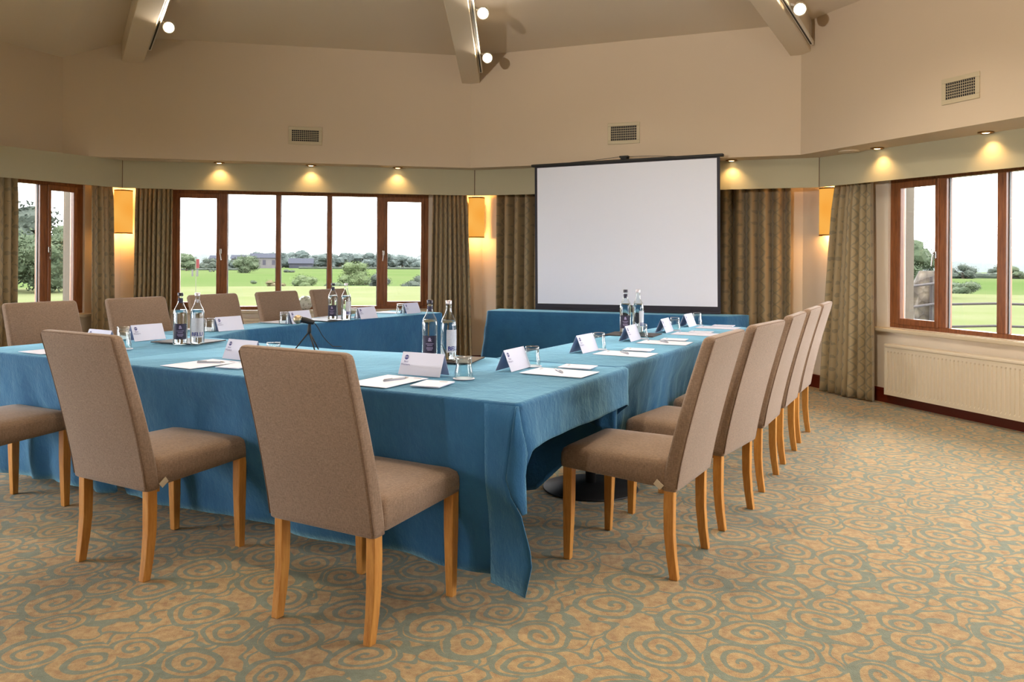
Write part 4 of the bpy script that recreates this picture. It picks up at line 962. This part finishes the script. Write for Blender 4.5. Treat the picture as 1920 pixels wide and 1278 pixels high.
# wooded ridge closing the view behind the far trees
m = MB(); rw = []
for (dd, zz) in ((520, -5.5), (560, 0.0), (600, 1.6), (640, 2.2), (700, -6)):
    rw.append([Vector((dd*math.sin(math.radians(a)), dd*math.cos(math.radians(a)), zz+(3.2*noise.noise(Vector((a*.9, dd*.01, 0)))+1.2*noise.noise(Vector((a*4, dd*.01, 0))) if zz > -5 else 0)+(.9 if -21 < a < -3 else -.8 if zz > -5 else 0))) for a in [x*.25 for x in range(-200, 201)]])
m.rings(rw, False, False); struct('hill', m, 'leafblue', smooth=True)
# buildings
def house(px, d, wd, ht, roofh, mat, label, rz=0.2):
    c = ray(px, d); root = empty('farm_building', (c.x, c.y, zg(d)-.1), rz); tag(root, label, 'building', 'far farm buildings')
    m = MB(); m.box(-wd/2, wd/2, -3, 3, 0, ht); m.build('wall', mat, root)
    m = MB(); m.add([(-wd/2-.3, -3.4, ht), (wd/2+.3, -3.4, ht), (wd/2+.3, 3.4, ht), (-wd/2-.3, 3.4, ht), (-wd/2-.3, 0, ht+roofh), (wd/2+.3, 0, ht+roofh)], [(0, 1, 5, 4), (2, 3, 4, 5), (0, 4, 3), (1, 2, 5), (3, 2, 1, 0)]); m.build('roof', 'roof', root)
    for i in range(3):
        m = MB(); x = -wd/2+wd*(i+.5)/3; m.box(x-.5, x+.5, -3.05, -2.98, ht*.35, ht*.8); m.build('window', 'darkgrid', root)
house(497, 290, 9, 3.6, 1.5, 'render', 'long white farm building in the second pane'); house(448, 280, 4, 3.2, 1.2, 'render', 'small white house by the dark tree'); house(565, 300, 8, 1.8, 1.8, 'roof', 'grey-roofed barn in the third pane'); house(408, 280, 4, 3.0, 1.2, 'render', 'white cottage left of the window mullion')
# golf flag
c = ray(367.5, 31); root = empty('golf_flag', (c.x, c.y, zg(31))); tag(root, 'red golf flag on a thin pole on the lawn', 'golf flag')
m = MB(); m.tube([(0, 0, 0), (0, 0, 1.55)], .012, 8); m.build('pole', 'pole', root)
m = MB(); m.rings([[Vector((x, .02*math.sin(x*30), z)) for x in (.0, .05, .09, .12)] for z in (1.54, 1.42, 1.28, 1.22)], False, False); o = m.build('flag', 'flag', root); o.modifiers.new('cloth_thickness', 'SOLIDIFY').thickness = .006
for i, px in enumerate((361, 367)):
    c = ray(px, 100); m = MB(); m.tube([(0, 0, 0), (0, 0, .75)], .10, 8); tag(m.build('marker_post', 'render', loc=(c.x+(1 if i else 0)*.2, c.y, zg(100))), ['left white marker post beyond the lawn', 'right white marker post beyond the lawn'][i], 'post', 'white marker posts')
# stone pillar and iron rails outside the right window
c = ray(1742, 10.2); m = MB(); R = []
for j in range(13):
    z = j/12*1.56; r_ = .165*(1+.05*math.sin(j*2.1)) if j < 12 else .10
    R.append([Vector((r_*math.cos(2*PI*k/14)*(1+.10*noise.noise(Vector((k*1.3, j, 0)))), r_*math.sin(2*PI*k/14)*(1+.1*noise.noise(Vector((k, j*1.1, 4)))), z)) for k in range(14)])
m.rings(R); root = empty('stone_pillar', (c.x, c.y, -.42)); tag(root, 'rough stone pillar on the lawn outside the right-hand window', 'pillar'); m.build('stonework', 'stone', root)
root = empty('iron_railing', (c.x, c.y, -.42)); tag(root, 'thin iron railing crossing the lawn outside the right-hand window', 'railing')
for z_, zl in ((1.195, 1.43), (.95, 1.21)):
    m = MB(); far = ray(1990, 10.8); near_l = ray(1660, 9.0)
    m.tube([Vector((.12, -.05, z_)), Vector(((far.x-c.x)*.5, (far.y-c.y)*.5, z_+.015)), Vector((far.x-c.x, far.y-c.y, z_))], .013, 8); m.build('rail', 'rail', root)
    m = MB(); m.tube([Vector((-.02, -.19, zl)), Vector(((near_l.x-c.x)*.5, (near_l.y-c.y)*.5, zl-.03)), Vector((near_l.x-c.x, near_l.y-c.y, zl-.10))], .013, 8); m.build('rail', 'rail', root)
q = ray(1888, 10.5); m = MB(); m.tube([Vector((q.x-c.x, q.y-c.y, 0)), Vector((q.x-c.x, q.y-c.y, 1.15))], .014, 8); m.build('post', 'rail', root)
m = MB(); m.tube([Vector((-.06, -.17, .2)), Vector((-.06, -.17, 1.5))], .018, 8); m.build('post', 'rail', root)
c = ray(1699, 9.2); m = MB(); m.lathe([(.001, 0), (.055, 0), (.055, .86), (.045, .93), (.02, .96), (.001, .965)], 16); tag(m.build('bollard', 'rail', smooth=True, loc=(c.x, c.y, -.42)), 'short dark rounded bollard in the left pane of the right-hand window', 'bollard')
